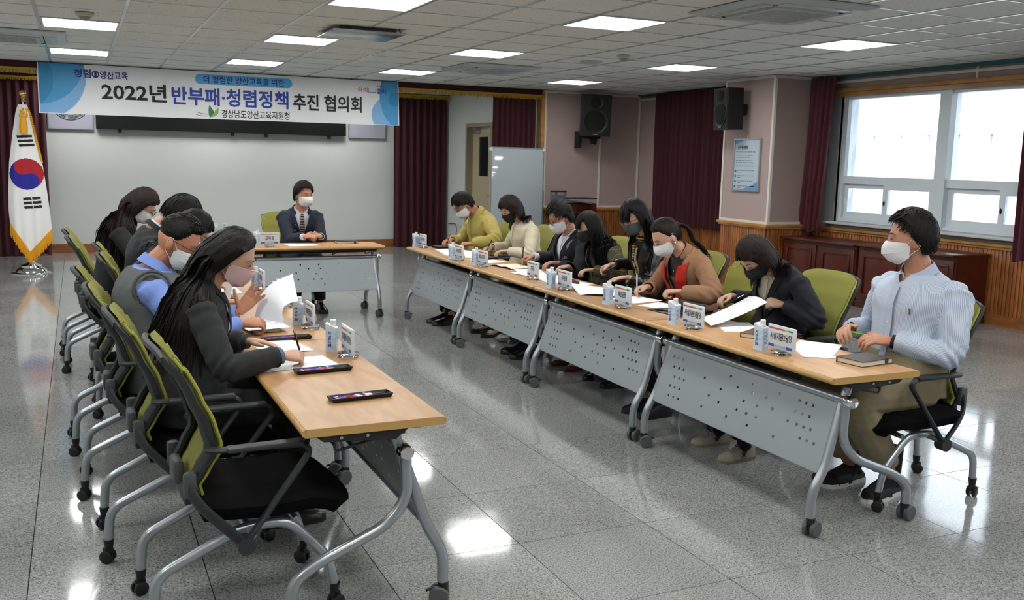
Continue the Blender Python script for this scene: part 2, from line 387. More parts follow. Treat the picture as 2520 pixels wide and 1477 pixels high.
struct(slabo('trim_1',(XW-.05,YB,HC-.035),(XW,YF,HC+.01),mat('teal_trim','#2f5f68',.4)))
# panel lights
lt=None
for (lx,ly) in lights:
    wx=.61 if lx>4 else .635
    r=thing('ceiling_light','','light',(lx,ly,HC),0,'square ceiling light panels')
    f=MB(); hw=wx/2-.004; hl=.32; z0,z1=-.004,.012
    for sx in (-1,1): f.box((sx*(hw-.009),0,0.004),(.018,2*hl,.016))
    for sy in (-1,1): f.box((0,sy*(hl-.009),0.004),(2*hw-.036,.018,.016))
    f.build('frame',mat('lamp_frame','#b9c4cc',.3),r,False)
    MB().box((0,0,.006),(2*hw-.036,2*hl-.036,.006)).build('diffuser',M_emit,r,False)
    nx={-3.49:'far left',-1.54:'left',.405:'second from left',2.36:'third from left',4.84:'right'}[lx]; ny={-4.49:'sixth row from the stage',-1.86:'fifth row from the stage',.77:'fourth row from the stage',3.4:'third row from the stage',6.03:'second row from the stage',8.66:'first row before the stage',11.9:'inside the stage alcove behind the banner'}[ly]
    r['label']='glowing square ceiling panel, %s column, %s'%(nx,ny)
# ---- walls
wb=struct(slabo('wall_stage',(XL-.2,YA,0),(XW,YA+.15,HA),M_white))
ws=MB()
ws.box(*bx((4.45,10.45,0),(4.6,10.62,HA))); ws.box(*bx((4.45,10.45,0),(XO+.05,10.55,HA))); ws.box(*bx((4.45,11.74,0),(4.6,YA,HA))); ws.box(*bx((4.45,10.62,2.17),(4.6,11.74,HA)))
struct(ws.build('wall_stage_side',M_white,None,False))
struct(slabo('wall_left',(XL-.15,YB,0),(XL,YA,HA),M_white))
struct(slabo('wall_back',(XL,YB-.15,0),(XW,YB,HA),M_pink))
# front (pink) wall beside the stage opening
wf=struct(slabo('wall_front',(XO,YF,0),(XW+.15,YF+.12,HC+.1),M_grout))
def pinkpanel(lo,hi,par): return slabo('fabric_panel',lo,hi,M_pink,par)
for a,b in ((XO+.06,6.2),(6.23,6.97)): pinkpanel((a,YF-.012,.86),(b,YF+.001,2.655),wf)
t=MB()
for x in (XO+.045,6.215,6.955): t.box((x,YF-.015,1.755),(.03,.03,1.83))
t.box((6.07,YF-.015,.85),(1.8,.03,.03)); t.box((6.07,YF-.015,2.67),(1.8,.03,.034))
t.build('panel_trim',M_trimw,wf,False)
t=MB().box((6.07,YF-.03,.82),(1.8,.06,.03)).box((6.07,YF-.02,.795),(1.8,.04,.03)).build('chair_rail',M_woodt,wf,False)
slat_m=MB().box((0,0,0),(.038,.022,.75),bev=.004).mesh('slat',M_slat)
for i in range(38):
    o=obj('slat',slat_m,wf,(XO+.08+i*.0455,YF-.011,.41))
MB().box((6.07,YF-.02,.05),(1.8,.04,.10)).build('skirting',M_base,wf,False)
struct(slabo('trim_4',(XO-.03,YF-.03,0),(XO+.03,YF+.14,HC),M_woodt))
# ---- right wall with windows
wr=struct(slabo('wall_right',(XW,YB,0),(XW+.25,YF,.80),M_grout))
W=MB()
WIN=[(2.62,5.64),(-1.6,1.42),(-5.6,-2.6)]; zb,zt=.91,2.45
segs=[]; prev=YB
for a,b in sorted(WIN): segs.append((prev,a)); prev=b
segs.append((prev,YF+.1))
for a,b in segs: W.box(*bx((XW,a,.9),(XW+.25,b,HC+.2)))
W.box(*bx((XW,YB,zt),(XW+.25,YF,HC+.2))); W.box(*bx((XW,YB,.79),(XW+.25,YF,.92)))
W.build('upper_wall',M_pink,wr,False)
slat_r=MB().box((0,0,0),(.022,.038,.69),bev=.004).mesh('slat',M_slat)
ys=[1.9+i*.0455 for i in range(185)]
for y in ys:
    if 6.0<y<7.0: continue
    if y>10.27: break
    obj('slat',slat_r,wr,(XW-.011,y,.445))
r_=MB()
y=YB
while y<1.87: r_.box((XW-.011,y,.445),(.022,.038,.72)); y+=.0455
tag(r_.build('slat_field',M_slat,wr,False),kind='stuff')
t=MB()
for (z,d,h) in ((.825,.06,.03),(.797,.04,.03)): t.box(*bx((XW-d,YB,z-h/2),(XW,YF,z+h/2)))
t.build('chair_rail',M_woodt,wr,False)
struct(slabo('baseboard_right',(XW-.035,YB,0),(XW,YF,.11),M_base))
struct(slabo('baseboard_stage',(XL,YA-.03,0),(4.45,YA,.135),M_base))
struct(slabo('baseboard_side',(4.43,10.45,0),(4.45,10.62,.12),M_base))
struct(slabo('baseboard_side.001',(4.43,11.74,0),(4.45,YA,.12),M_base))
t=MB().box(*bx((XW-.02,YB,2.60),(XW,YF,2.63)))
for y in (3.75,): t.box(*bx((XW-.02,y-.012,2.5),(XW,y+.012,HC+.2)))
struct(t.build('trim_6',M_trimw,None,False))
t=MB().box(*bx((XW-.09,YB,2.485),(XW-.0,6.04,2.535)),bev=.012).box(*bx((XW-.05,YB,2.44),(XW,6.04,2.485)))
struct(t.build('trim_7',M_woodt,None,True))
# windows
def window(n,a,b):
    w_=struct(MB().box(*bx((XW-.0,a,zb-.03),(XW+.25,b,zb))).box(*bx((XW,a,zt),(XW+.25,b,zt+.03))).box(*bx((XW,a-.03,zb),(XW+.25,a,zt))).box(*bx((XW,b,zb),(XW+.25,b+.03,zt))).build('window_%d'%n,M_winfr,None,False))
    f=MB(); x0,x1=XW+.03,XW+.13; mid=(a+b)/2; zm=1.43
    L_=[(a,mid-.05),(mid+.05,b)]
    f.box(*bx((x0-.03,mid-.075,zb),(x1+.02,mid+.075,zt)))
    f.box(*bx((x0,a,zm-.045),(x1,b,zm+.045))); f.box(*bx((x0,a,zt-.045),(x1,b,zt))); f.box(*bx((x0,a,zb),(x1,b,zb+.05)))
    f.box(*bx((x0,a,zb),(x1,a+.05,zt))); f.box(*bx((x0,b-.05,zb),(x1,b,zt)))
    f.build('window_frame',M_winfr,w_,False)
    G=MATS.get('window_glass') or thinglass('window_glass')
    for (p,q) in L_:
        MB().box(*bx((x0+.05,p,zm+.04),(x0+.054,q,zt-.04))).build('pane',G,w_,False)
        h=(p+q)/2
        for k_,(s,e) in enumerate(((p+.03,h+.03),(h-.03,q-.03))):
            sx=XW+.03+.035*k_; s_=MB()
            s_.box(*bx((sx,s,zb+.05),(sx+.03,e,zb+.13))); s_.box(*bx((sx,s,zm-.10),(sx+.03,e,zm-.045))); s_.box(*bx((sx,s,zb+.05),(sx+.03,s+.06,zm-.045))); s_.box(*bx((sx,e-.06,zb+.05),(sx+.03,e,zm-.045)))
            so=s_.build('sliding_sash',M_winfr,w_,False)
            MB().box(*bx((sx+.012,s+.05,zb+.12),(sx+.016,e-.05,zm-.09))).build('pane',G,so,False)
        MB().ball((XW+.025,h+.0,1.17),(.012,.012,.03)).build('latch',M_blackm,w_)
    MB().box(*bx((XW-.12,a-.1,.885),(XW+.03,b+.1,.915)),bev=.006).build('window_sill',mat('sill','#b9c0c2',.4),w_)
    return w_
for n,(a,b) in enumerate(WIN): window(n+1,a,b)
t=MB()
for i in range(12): t.tube([(XW-.015,5.67+.014*i,.90),(XW-.015,5.67+.014*i,2.44)],.009,6)
struct(t.build('trim_8',mat('ribbed_grey','#8c8f90',.5)))
# pillar
pil=struct(slabo('wall_pillar',(6.25,6.07,0),(XW,6.99,HC),M_grout))
px0,py0,py1=6.24,6.05,7.0
MB().box(*bx((px0,py0+.03,.88),(px0+.02,py1-.03,2.66))).build('fabric_panel',M_pink,pil,False)
MB().box(*bx((px0+.03,py0,.88),(XW,py0+.02,2.66))).build('fabric_panel',M_pink,pil,False)
t=MB()
for (x,y) in ((px0,py0),(px0,py1)): t.box((x+.01,y,1.765),(.035,.035,1.83))
t.box(*bx((px0-.008,py0,.85),(px0+.02,py1,.88))); t.box(*bx((px0,py0-.008,.85),(XW,py0+.02,.88))); t.box(*bx((px0-.008,py0,2.655),(px0+.02,py1,HC))); t.box(*bx((px0,py0-.008,2.655),(XW,py0+.02,HC)))
t.build('panel_trim',M_trimw,pil,False)
t=MB()
for (z,d) in ((.835,.05),(.808,.03)): t.box(*bx((px0-d,py0-d,z-.014),(XW,py1+d*.3,z+.014)))
t.build('chair_rail',M_woodt,pil,False)
for i in range(20): obj('slat',MB().box((0,0,0),(.022,.038,.70),bev=.004).mesh('slat',M_slat) if i==0 else _sm,pil,(px0-.0,py0+.035+i*.0455,.45)); _sm=pil.children[-1].data
for i in range(15): obj('slat',slat_m,pil,(px0+.035+i*.0455,py0-.0,.42))
MB().box(*bx((px0-.03,py0-.03,0),(XW,py1,.10))).build('skirting',M_base,pil,False)
# ---- door in the stage side wall
d=struct(MB().box(*bx((4.42,10.62,0),(4.62,10.68,2.17))).box(*bx((4.42,11.68,0),(4.62,11.74,2.17))).box(*bx((4.42,10.62,2.11),(4.62,11.74,2.17))).build('door_1',mat('door_frame_beige','#8f8672',.5),None,False))
leaf=MB().box(*bx((4.53,10.68,.01),(4.57,11.68,1.3))).box(*bx((4.53,10.68,1.95),(4.57,11.68,2.11))).box(*bx((4.53,10.68,1.3),(4.57,11.0,1.95))).box(*bx((4.53,11.4,1.3),(4.57,11.68,1.95))).build('door_leaf',mat('door_leaf_beige','#a39a80',.5),d,False)
MB().box(*bx((4.545,11.0,1.3),(4.555,11.4,1.95))).build('door_window',mat('dark_glass','#1a1f1e',.15),d,False)
MB().box((4.50,11.45,2.03),(.05,.2,.05),bev=.006).tube([(4.49,11.45,2.06),(4.46,11.3,2.09),(4.44,11.5,2.1)],.008,6).build('door_closer',M_alu,d)
MB().tube(fillet([(4.53,10.76,1.0),(4.47,10.76,1.0),(4.47,10.88,1.0)],.015),.01,8).build('door_handle',M_alu,d)
# ---- outside world seen through the window
gr=struct(slabo('ground_outside',(XW+.3,-30,-4.2),(60,50,-4),mat('outside_ground','#8b8b86',.9)))
bl=thing('neighbour_building','pale building with stone block facade outside the window','building',(19,12,-4))
wl=MB().box((0,0,3.2),(4,30,6.4)).build('wall',mat('pale_render','#d8d8d8',.9),bl,False)
blk=MB().box((0,0,0),(.16,.72,.30),bev=.03).mesh('stone_block',mat('pale_stone','#e2e0dc',.8))
k=0
for r_i in range(9):
    for c_i in range(24):
        y=-10+c_i*.85+(.42 if r_i%2 else 0)
        o=obj('stone_block',blk,bl,(-2.05,y-2,3.2+r_i*.38))
        o.rotation_euler=(0,0,.18)
        k+=1
MB().box((0,0,6.5),(4.4,30.4,.25)).build('roof_edge',mat('roof_grey','#b8bcc0',.7),bl,False)
# ------------------------------------------------------------------ chairs
M_green=stripes('olive_green_mesh','#71702c','#807f37',240,ax=2,duty=.45,rough=.8)
M_greenpipe=mat('green_piping','#8a8e38',.7)
M_dgrey=mat('dark_grey_plastic','#25282a',.5,bump=(500,.05))
M_dgrey2=mat('mid_grey_plastic','#3d4144',.5)
M_silver=mat('silver_paint','#9fa8ad',.28,.75)
M_seat=mat('black_mesh_fabric','#050506',.95,spec=.15,bump=(500,.4))
M_caster=mat('caster_grey','#4a4d4e',.5)
def arc_profile(z):
    P=[(.44,-.15),(.50,-.175),(.56,-.14),(.63,-.10),(.72,-.125),(.82,-.17),(.92,-.215),(.975,-.235)]
    for (a,b),(c,d) in zip(P[:-1],P[1:]):
        if z<=c:
            t=(z-a)/(c-a); t=t*t*(3-2*t)*.5+t*.5; return b+(d-b)*t
    return P[-1][1]
def chair_proto():
    r=thing('office_chair','','chair',(0,0,0),0,'green mesh conference chairs')
    b=MB()
    def bp(u,v):
        z=.47+.505*v; hw=.165+.055*min(1,(v/.75))-.012*max(0,(v-.85)/.15)**2*1.5; y=(u*2-1)*hw; f=arc_profile(z)
        edge=abs(u*2-1); f-=(.012 if v>.97 else 0); zz=z-(.03*edge**4 if v>.9 else 0)
        return V((f-.03*(1-edge**2)*(.4+.6*v)+.012,y,zz))
    b.slab(bp,13,22,.014); b.build('backrest',M_green,r)
    for s in(-1,1): MB().tube([bp(.5+s*.5,v/14)+V((.008,s*.004,0)) for v in range(15)],.0055,6).build('piping',M_greenpipe,r)
    b=MB()
    for s in(-1,1):
        P=[]
        for k in range(15):
            v=k/14; q=bp(.5+s*.48,v); P.append(q+V((-.022,-s*.004,-.004)))
        b.tube(P,[.017+.007*math.sin(PI*min(1,i/9)) for i in range(15)],8,sq=(1.25,.75))
    P=[bp(u/10,.99)+V((-.020,0,-.004)) for u in range(11)]; b.tube(P,.012,8)
    b.box((-.185,0,.465),(.03,.32,.06),bev=.01)
    b.build('backrest_frame',M_dgrey,r)
    MB().box((-.200,.0,.515),(.035,.11,.085),bev=.014).build('latch',M_dgrey2,r)
    for s in(-1,1): MB().box((-.185,s*.19,.515),(.042,.036,.09),bev=.012).build('latch',M_dgrey2,r)
    b=MB()
    def st(u,v):
        x=-.15+.48*u-.045*u*u*abs(v*2-1)**3.5; y=(v*2-1)*.235*(1-.04*abs(u*2-1)**3); e=max(abs(u*2-1),abs(v*2-1))
        z=.475-.03*e**6-(.035*max(0,(u-.75)/.25)**2)+.006*math.cos(u*6)
        return V((x,y,z-.055))
    b.slab(st,14,14,.055); b.build('seat',M_seat,r)
    MB().box((.06,0,.405),(.36,.34,.03),bev=.012).build('seat_pan',M_dgrey,r)
    for s in(-1,1):
        P=fillet([(-.31,s*.185,.075),(-.30,s*.185,.215),(-.02,s*.19,.345),(.13,s*.205,.35),(.265,s*.21,.2),(.29,s*.21,.075)],.05,6)
        MB().tube(P,.0155,12,sq=(1,1.15)).build('leg_tube',M_silver,r)
    MB().tube([(0,-.25,.335),(0,.25,.335)],.014,10).build('crossbar',M_silver,r); MB().tube([(.16,-.2,.345),(.16,.2,.345)],.012,10).build('crossbar',M_silver,r)
    for s in(-1,1):
        b=MB()
        P=fillet([(-.025,s*.262,.315),(.195,s*.262,.605),(.175,s*.262,.632),(-.10,s*.25,.640),(-.13,s*.215,.635)],.03,5)
        b.tube(P,[.011]*len(P),8,sq=(1.5,1))
        b.box((.045,s*.262,.642),(.25,.048,.018),bev=.008)
        b.build('armrest',M_dgrey,r)
        b=MB(); b.tube(smooth_path([(-.19,s*.195,.515),(-.165,s*.225,.46),(-.11,s*.25,.40),(-.03,s*.258,.315)],4),.016,8,sq=(.7,1.5))
        b.cyl((-.025,s*.235,.312),.03,.05,16,V((0,s,0))); b.build('arm_bracket',M_dgrey,r)
    cs=MB(); cs.lathe((0,0,.045),[(.009,0),(.014,.012),(.018,.03),(.02,.05)],12)
    cs.box((0.004,0,.045),(.04,.022,.034),bev=.008)
    for s in(-1,1): cs.lathe((0.006,s*.006,.026),[(.012,0),(.026,.002),(.026,.013),(.02,.016)],16,V((0,s,0)))
    cme=cs.mesh('caster',M_black)
    for (x,y,a) in ((-.31,-.185,2.6),(-.31,.185,3.5),(.29,-.21,.4),(.29,.21,2.2)):
        o=obj('caster',cme,r,(x,y,0)); o.rotation_euler=(0,0,a)
    return r
CH=chair_proto()
chairs=[]
def chair(x,y,rz,label):
    if not chairs: o=CH; o.location=(x,y,0); o.rotation_euler=(0,0,rz); o['label']=label
    else: o=dup(CH,(x,y,0),rz,label)
    chairs.append(o); return o
chair(-1.15,-.07,.05,'empty green mesh chair nearest the camera, tucked under the end of the left table')
LC=[(-1.26,.62,.02,'green mesh chair of the long-haired person in the charcoal blazer'),(-1.33,1.36,-.03,'green mesh chair behind the man in the grey knit vest'),
(-1.38,2.09,.03,'green mesh chair at the left tables, fourth from the camera'),(-1.25,2.80,0,'green mesh chair half hidden behind the grey vest, at the dark suit man'),
(-1.26,3.48,.04,'green mesh chair at the left tables, sixth from the camera'),(-1.43,4.12,-.02,'green mesh chair at the left tables, seventh from the camera'),(-1.46,4.78,.02,'green mesh chair at the far end of the left tables')]
for a in LC: chair(*a)
RC=[(2.02,-.09,PI-.08,'green mesh chair under the man in the striped shirt'),(2.17,.84,PI+.05,'green mesh chair between the navy coat and the striped shirt'),(2.20,1.44,PI+.25,'green mesh chair showing a tilted slice beside the navy coat'),
(2.18,2.06,PI,'green mesh chair behind the camel coat'),(2.20,2.70,PI,'green mesh chair behind the black leather jacket'),(2.20,3.26,PI,'green mesh chair behind the brown plaid jacket'),(2.20,3.86,PI,'green mesh chair beside the man in the navy suit in the right row'),
(2.18,4.60,PI,'green mesh chair behind the cream jacket'),(2.16,5.36,PI,'green mesh chair of the man in the yellow jacket')]
for a in RC: chair(*a)
chair(.36,6.62,-PI/2,'green mesh chair at the head table behind the man in navy')
# ------------------------------------------------------------------ tables
M_top=wood('beech_laminate','#9d754b','#b38c60',.36,(3,.6,3),7,6)
M_edge=mat('beech_edge','#a98650',.35,bump=(90,.05))
M_panel=mat('silver_grey_panel','#8d9598',.42,.35)
M_tsil=mat('table_silver','#9aa2a6',.28,.7)
TL,TD,TZ=1.485,.5,.712
def sq_bev_box(lo,hi,b):
    return MB().box(*bx(lo,hi),bev=b)
def table_proto():
    r=thing('folding_table','','table',(0,0,0),0,'beech topped flip tables on casters')
    hl,hd=TL/2-.003,TD/2
    MB().box((0,0,TZ-.014),(TD-.026,2*hl-.004,.0280)).build('tabletop',M_top,r,False)
    e=MB()
    for s in(-1,1): e.tube([(s*(hd-.014),-hl+.002,TZ-.0140),(s*(hd-.014),hl-.002,TZ-.0140)],.0137,12); e.box((0,s*(hl-.001),TZ-.0140),(TD-.030,.002,.0275))
    P=[(-hd+.014,-hl+.014),(hd-.014,-hl+.014),(hd-.014,hl-.014),(-hd+.014,hl-.014)]
    e.build('edge_band',M_edge,r)
    f=MB()
    for s in(-1,1):
        f.prism([(-.14,TZ-.028),(.21,TZ-.028),(.17,TZ-.06),(-.08,TZ-.075)],lambda x,z,h,s=s:(x,s*(hl-.045)+h-.003,z),.006)
        f.box((.03,s*(hl-.06),TZ-.036),(.4,.03,.014))
        f.tube([(.17,s*(hl-.1),TZ-.04),(.235,s*(hl-.1),TZ-.06)],.008,6)
    f.box((-.10,0,TZ-.045),(.03,2*hl-.1,.03)); f.box((.12,0,TZ-.045),(.025,2*hl-.1,.03))
    f.build('under_frame',M_dgrey,r)
    wr_=MB()
    for k in range(4):
        x=-.06+k*.06; wr_.tube([(x,-hl+.1,TZ-.055-.012*k),(x,hl-.1,TZ-.055-.012*k)],.005,6)
    for y in (-hl+.1,-.3,.3,hl-.1): wr_.tube(fillet([(-.06,y,TZ-.04),(-.06,y,TZ-.075),(.12,y,TZ-.115),(.12,y,TZ-.05)],.02,3),.005,6)
    wr_.build('wire_shelf',M_dgrey,r)
    bt=MB()
    for s in(-1,1):
        for x in(.02,.11): bt.cyl((x,s*(hl-.042),TZ-.05),.006,.004,8,V((0,s,0)))
    bt.build('bolt',M_alu,r)
    for s in(-1,1):
        yy=s*(hl-.05)
        MB().tube(fillet([(-.08,yy-s*.03,.655),(-.115,yy-s*.03,.56),(-.205,yy-s*.01,.29),(-.262,yy-s*.01,.20),(-.262,yy-s*.01,.085)],.07,6),.0205,14).build('leg',M_tsil,r)
        MB().tube(fillet([(-.115,yy,.60),(-.125,yy,.42),(-.05,yy,.33),(.185,yy,.235),(.275,yy,.175),(.282,yy,.085)],.10,7),.0205,14).build('leg',M_tsil,r)
        MB().lathe((-.11,yy+s*.0,.592),[(.027,0),(.027,.035),(.022,.042),(.0,.044)],16,V((0,s,0))).build('end_cap',M_chrome,r)
    MB().tube([(-.11,-hl+.04,.592),(-.11,hl-.04,.592)],.021,14).build('crossbar',M_tsil,r)
    # perforated modesty panel: strips between holes
    rnd=random.Random(3); holes=set()
    for (cy,cz) in ((-.52,.25),(-.52,.2),(-.56,.15),(-.60,.10),(.50,.25),(.46,.2),(.44,.15),(.45,.10),(.43,.05)):
        for k in range(3): holes.add((round((cy+.045*k)/.015),round(cz/.0125)))
    for (cy,cz) in ((-.3,.25),(-.1,.25),(.08,.25),(-.22,.21),(-.12,.21),(.0,.21),(-.28,.17),(-.18,.16),(-.07,.16),(.12,.17),(-.2,.11),(-.12,.11),(-.04,.11),(.1,.11),(-.15,.06),(.02,.06),(.2,.13),(.22,.06),(-.35,.06),(.27,.2),(-.4,.15)):
        holes.add((round(cy/.015),round(cz/.0125)))
    pb=MB(); NY=int(1.35/.015); NZ=24
    A=V((-.125,0,.575)); B=V((-.225,0,.275)); D=(A-B)/NZ; nrm=V((D.z,0,-D.x)).normalized()*.0025
    idx={}
    def vid(i,j,k):
        key=(i,j,k)
        if key not in idx: idx[key]=len(pb.v); pb.v.append(tuple(B+D*j+V((0,-.675+.015*i,0))+nrm*k))
        return idx[key]
    H_={(int(a+NY//2),b) for a,b in holes}
    # greedy rows to keep polygon count low
    for j in range(NZ):
        i=0
        while i<NY:
            if (i,j) in H_:
                for (a,b,c,d) in (((i,j),(i+1,j),0,0),((i+1,j),(i+1,j+1),0,0),((i+1,j+1),(i,j+1),0,0),((i,j+1),(i,j),0,0)):
                    pb.f.append((vid(*a,-1),vid(*b,-1),vid(*b,1),vid(*a,1))); pb.mi.append(0)
                i+=1; continue
            k=i
            while k<NY and (k,j) not in H_: k+=1
            for kk,sg in ((1,1),(-1,-1)):
                q=(vid(i,j,kk),vid(k,j,kk),vid(k,j+1,kk),vid(i,j+1,kk)); pb.f.append(q if sg>0 else q[::-1]); pb.mi.append(0)
            i=k
    pb.box(tuple((A+V((.004,0,0)))),(.008,1.352,.012)); pb.box(tuple(B+V((.006,0,0))),(.012,1.352,.006))
    pb.build('modesty_panel',M_panel,r,False)
    for c in list(pb.v[:0]): pass
    cs=MB(); cs.lathe((0,0,.05),[(.012,0),(.02,.008),(.02,.035)],12); cs.box((.012,0,.05),(.05,.018,.03),bev=.006); cs.tube([(.03,0,.06),(.062,0,.05)],.005,6)
    cs.cur=1
    for s in(-1,1): cs.lathe((.014,s*.008,.036),[(.010,0),(.036,.002),(.036,.018),(.032,.022)],20,V((0,s,0)))
    cme=cs.mesh('caster',[M_black,M_caster])
    for (x,s,a) in ((-.262,-1,.3),(-.262,1,-.4),(.282,-1,.2),(.282,1,2.7)):
        o=obj('caster',cme,r,(x,s*(hl-.055),0)); o.rotation_euler=(0,0,a)
    return r
TB=table_proto()
tabs=[]
def table(x,y,rz,label):
    if not tabs: o=TB; o.location=(x,y,0); o.rotation_euler=(0,0,rz); o['label']=label
    else: o=dup(TB,(x,y,0),rz,label)
    tabs.append(o)
ra=-.016
for k,n in enumerate(('nearest the camera in the right row','second from the camera in the right row','third from the camera in the right row','farthest in the right row')):
    y=-.46+TL/2+k*TL; table(1.215+.25+.0155*(y+.46),y,ra,'beech flip table '+n)
for k,n in enumerate(('nearest the camera in the left row','second from the camera in the left row','third from the camera in the left row','farthest in the left row')):
    y=-.44+TL/2+k*TL; table(-.495-.25-.003*k,y,PI,'beech flip table '+n)
table(.395,5.87,PI/2,'beech flip table across the head of the two rows')
# ------------------------------------------------------------------ curtains, valances
def curtain(name,label,p0,p1,z0,z1,m,pleat=.11,amp=.035,wob=.3,seed=0,flare=0.,group=None,shift=(0,0)):
    p0=V((*p0,0)); p1=V((*p1,0)); L_=(p1-p0).length; d=(p1-p0).normalized(); n=V((-d.y,d.x,0)); rnd=random.Random(seed)
    K=max(2,int(L_/pleat)); ph=[rnd.uniform(-.35,.35) for _ in range(K+3)]; am=[rnd.uniform(.6,1.2) for _ in range(K+3)]
    def fn(u,v):
        s=u*K; i=int(s); a=am[i]*(1-(s-i))+am[i+1]*(s-i); p=ph[i]*(1-(s-i))+ph[i+1]*(s-i)
        off=amp*a*math.sin(2*PI*s+p+wob*math.sin(3*v+p*4))*(.65+.35*(1-v))
        z=z0+(z1-z0)*v; k=(1-v); 
        q=p0+d*(u*L_+flare*k*(u-.5)*2)+V((shift[0]*k,shift[1]*k,0)); return q+n*off+V((0,0,z+.012*math.sin(s*3+seed)*k))
    b=MB(); b.slab(fn,K*8+1,14,.004); o=b.build(name,m,None); tag(o,label,'curtain',group); return o
curtain('curtain','maroon stage curtain left of the white wall, behind the flag',(XL+.1,12.35),(-2.02,12.4),.015,2.62,M_maroon,seed=1)
curtain('curtain','maroon stage curtain right of the white wall',(3.43,12.62),(4.40,12.62),.015,2.62,M_maroon,seed=2)
curtain('curtain','maroon side curtain behind the whiteboard',(4.29,10.28),(5.03,10.28),.02,2.62,M_maroon,seed=3,pleat=.09)
curtain('curtain','wide maroon curtain on the side wall between stage corner and pillar',(6.84,7.02),(6.84,9.62),.64,2.67,M_maroon,seed=4,pleat=.13,amp=.05)
curtain('curtain','gathered maroon curtain left of the window, beside the pillar',(6.80,5.60),(6.80,6.04),.77,2.67,M_maroon2,seed=5,pleat=.075,amp=.04,shift=(-.02,.10),wob=.8)
curtain('curtain','maroon curtain cut by the right picture edge',(6.78,2.35),(6.78,3.0),.70,2.67,M_maroon2,seed=6,pleat=.1,amp=.04)
def valance(label,x0,x1,y,zt_,zm,zb_,folds=True,d=.04):
    r=thing('valance',label,'valance',((x0+x1)/2,y,zm)); o=V((-(x0+x1)/2,-y,-zm))
    MB().slab(lambda u,v:V((x0+(x1-x0)*u,y+.006*math.sin(u*(x1-x0)*40),zm+(zt_-zm)*v))+o,int((x1-x0)*30),3,.006).build('valance_cloth',M_maroon,r)
    rnd=random.Random(int(x0*10)+5); b=MB(); n=int((x1-x0)/.012)
    b.slab(lambda u,v:V((x0+(x1-x0)*u,y-.012,zm-.02+.028*v))+o,int((x1-x0)*6)+2,2,.012)
    for i in range(n):
        x=x0+(x1-x0)*(i+.5)/n; b.tube([V((x,y-.01,zm-.01))+o,V((x+rnd.uniform(-.008,.008),y-.012+rnd.uniform(-.006,.004),zb_+rnd.uniform(-.006,.008)))+o],.0052,4)
    f=b.build('gold_fringe',M_gold,r,False); f['kind']='stuff'
valance('maroon valance with gold fringe across the stage opening',XL+.05,XO-.03,10.26,HC,2.60,2.535)
valance('maroon valance with gold fringe above the rear left stage curtain',XL+.1,-2.0,12.33,HC-.01,2.63,2.58)
valance('maroon valance with gold fringe above the rear right stage curtain',3.40,4.43,12.55,HC-.01,2.665,2.60)
# ------------------------------------------------------------------ banner
M_ban=mat('banner_vinyl','#dfe1e4',.5); M_b1=mat('banner_blue_light','#76a9d6',.5); M_b2=mat('banner_blue','#3d92c6',.5); M_b3=mat('banner_blue_deep','#2683b4',.5)
M_ink=mat('ink_black','#15191b',.6); M_inkb=mat('ink_blue','#24409b',.6); M_inkn=mat('ink_navy','#1d2c78',.6); M_gr=mat('ink_green','#2f7a4b',.6); M_or=mat('ink_orange','#c8683a',.6); M_lg=mat('ink_light_green','#8aa860',.6); M_pill=mat('pill_blue','#55a5dd',.5)
bx0,bx1,bz0,bz1,by=-2.03,2.72,2.045,2.675,10.17
BN=thing('banner','wide white banner with blue corners and Korean title hung over the stage','banner',((bx0+bx1)/2,by,bz0))
bo=V((-(bx0+bx1)/2,-by,-bz0))
def warp(x,z): return .02*math.sin((x-bx0)/(bx1-bx0)*PI*3)*(1-(z-bz0)/.63)+(.05*((x-1.9)/.82)**2*(1-(z-bz0)/.63) if x>1.9 else 0)
def bpnt(x,z,h): return V((x,by-warp(x,z)-h,z))+bo
MB().slab(lambda u,v:bpnt(bx0+(bx1-bx0)*u,bz0+(bz1-bz0)*v,0),60,6,.003).build('banner_cloth',M_ban,BN)
def clipgrid(test,x0,x1,z0,z1,h,m,name,n=90,k=40,par=None):
    """fine printed patch: cells whose centre passes the test, following the cloth"""
    b=MB(); dx=(x1-x0)/n; dz=(z1-z0)/k
    for j in range(k):
        z=z0+dz*(j+.5); i=0
        while i<n:
            if test(x0+dx*(i+.5),z):
                q=i
                while q<n and test(x0+dx*(q+.5),z) and q-i<6: q+=1
                a,c=x0+dx*i,x0+dx*q; zz0,zz1=z-dz/2,z+dz/2
                b.add([bpnt(a,zz0,h),bpnt(c,zz0,h),bpnt(c,zz1,h),bpnt(a,zz1,h)],[(0,1,2,3)]); i=q
            else: i+=1
    return b.build(name,m,par or BN,False)
inb=lambda x,z: bx0+.012<x<bx1-.012 and bz0+.012<z<bz1-.004
circ=lambda cx,cz,r:(lambda x,z:inb(x,z) and (x-cx)**2+(z-cz)**2<r*r)
clipgrid(circ(-2.0,2.52,.53),bx0,-1.4,bz0,bz1,.005,M_b1,'blue_print',90,70)
clipgrid(circ(-2.05,2.72,.56),bx0,-1.4,bz0,bz1,.0062,M_b2,'blue_print',90,70)
clipgrid(circ(-2.25,2.48,.40),bx0,-1.7,bz0,bz1,.0074,M_b3,'blue_print',70,70)
clipgrid(circ(2.58,2.19,.27),2.3,bx1,bz0,bz1,.005,M_b1,'blue_print',60,70)
clipgrid(circ(3.05,2.47,.62),2.3,bx1,bz0,bz1,.0062,M_b2,'blue_print',60,70)
clipgrid(circ(2.66,2.42,.10),2.5,bx1,2.3,2.55,.0074,M_b3,'blue_print',40,40)
def pill(x,z,cx,cz,hw,hh):
    dx=max(0,abs(x-cx)-(hw-hh)); return dx*dx+(z-cz)**2<hh*hh
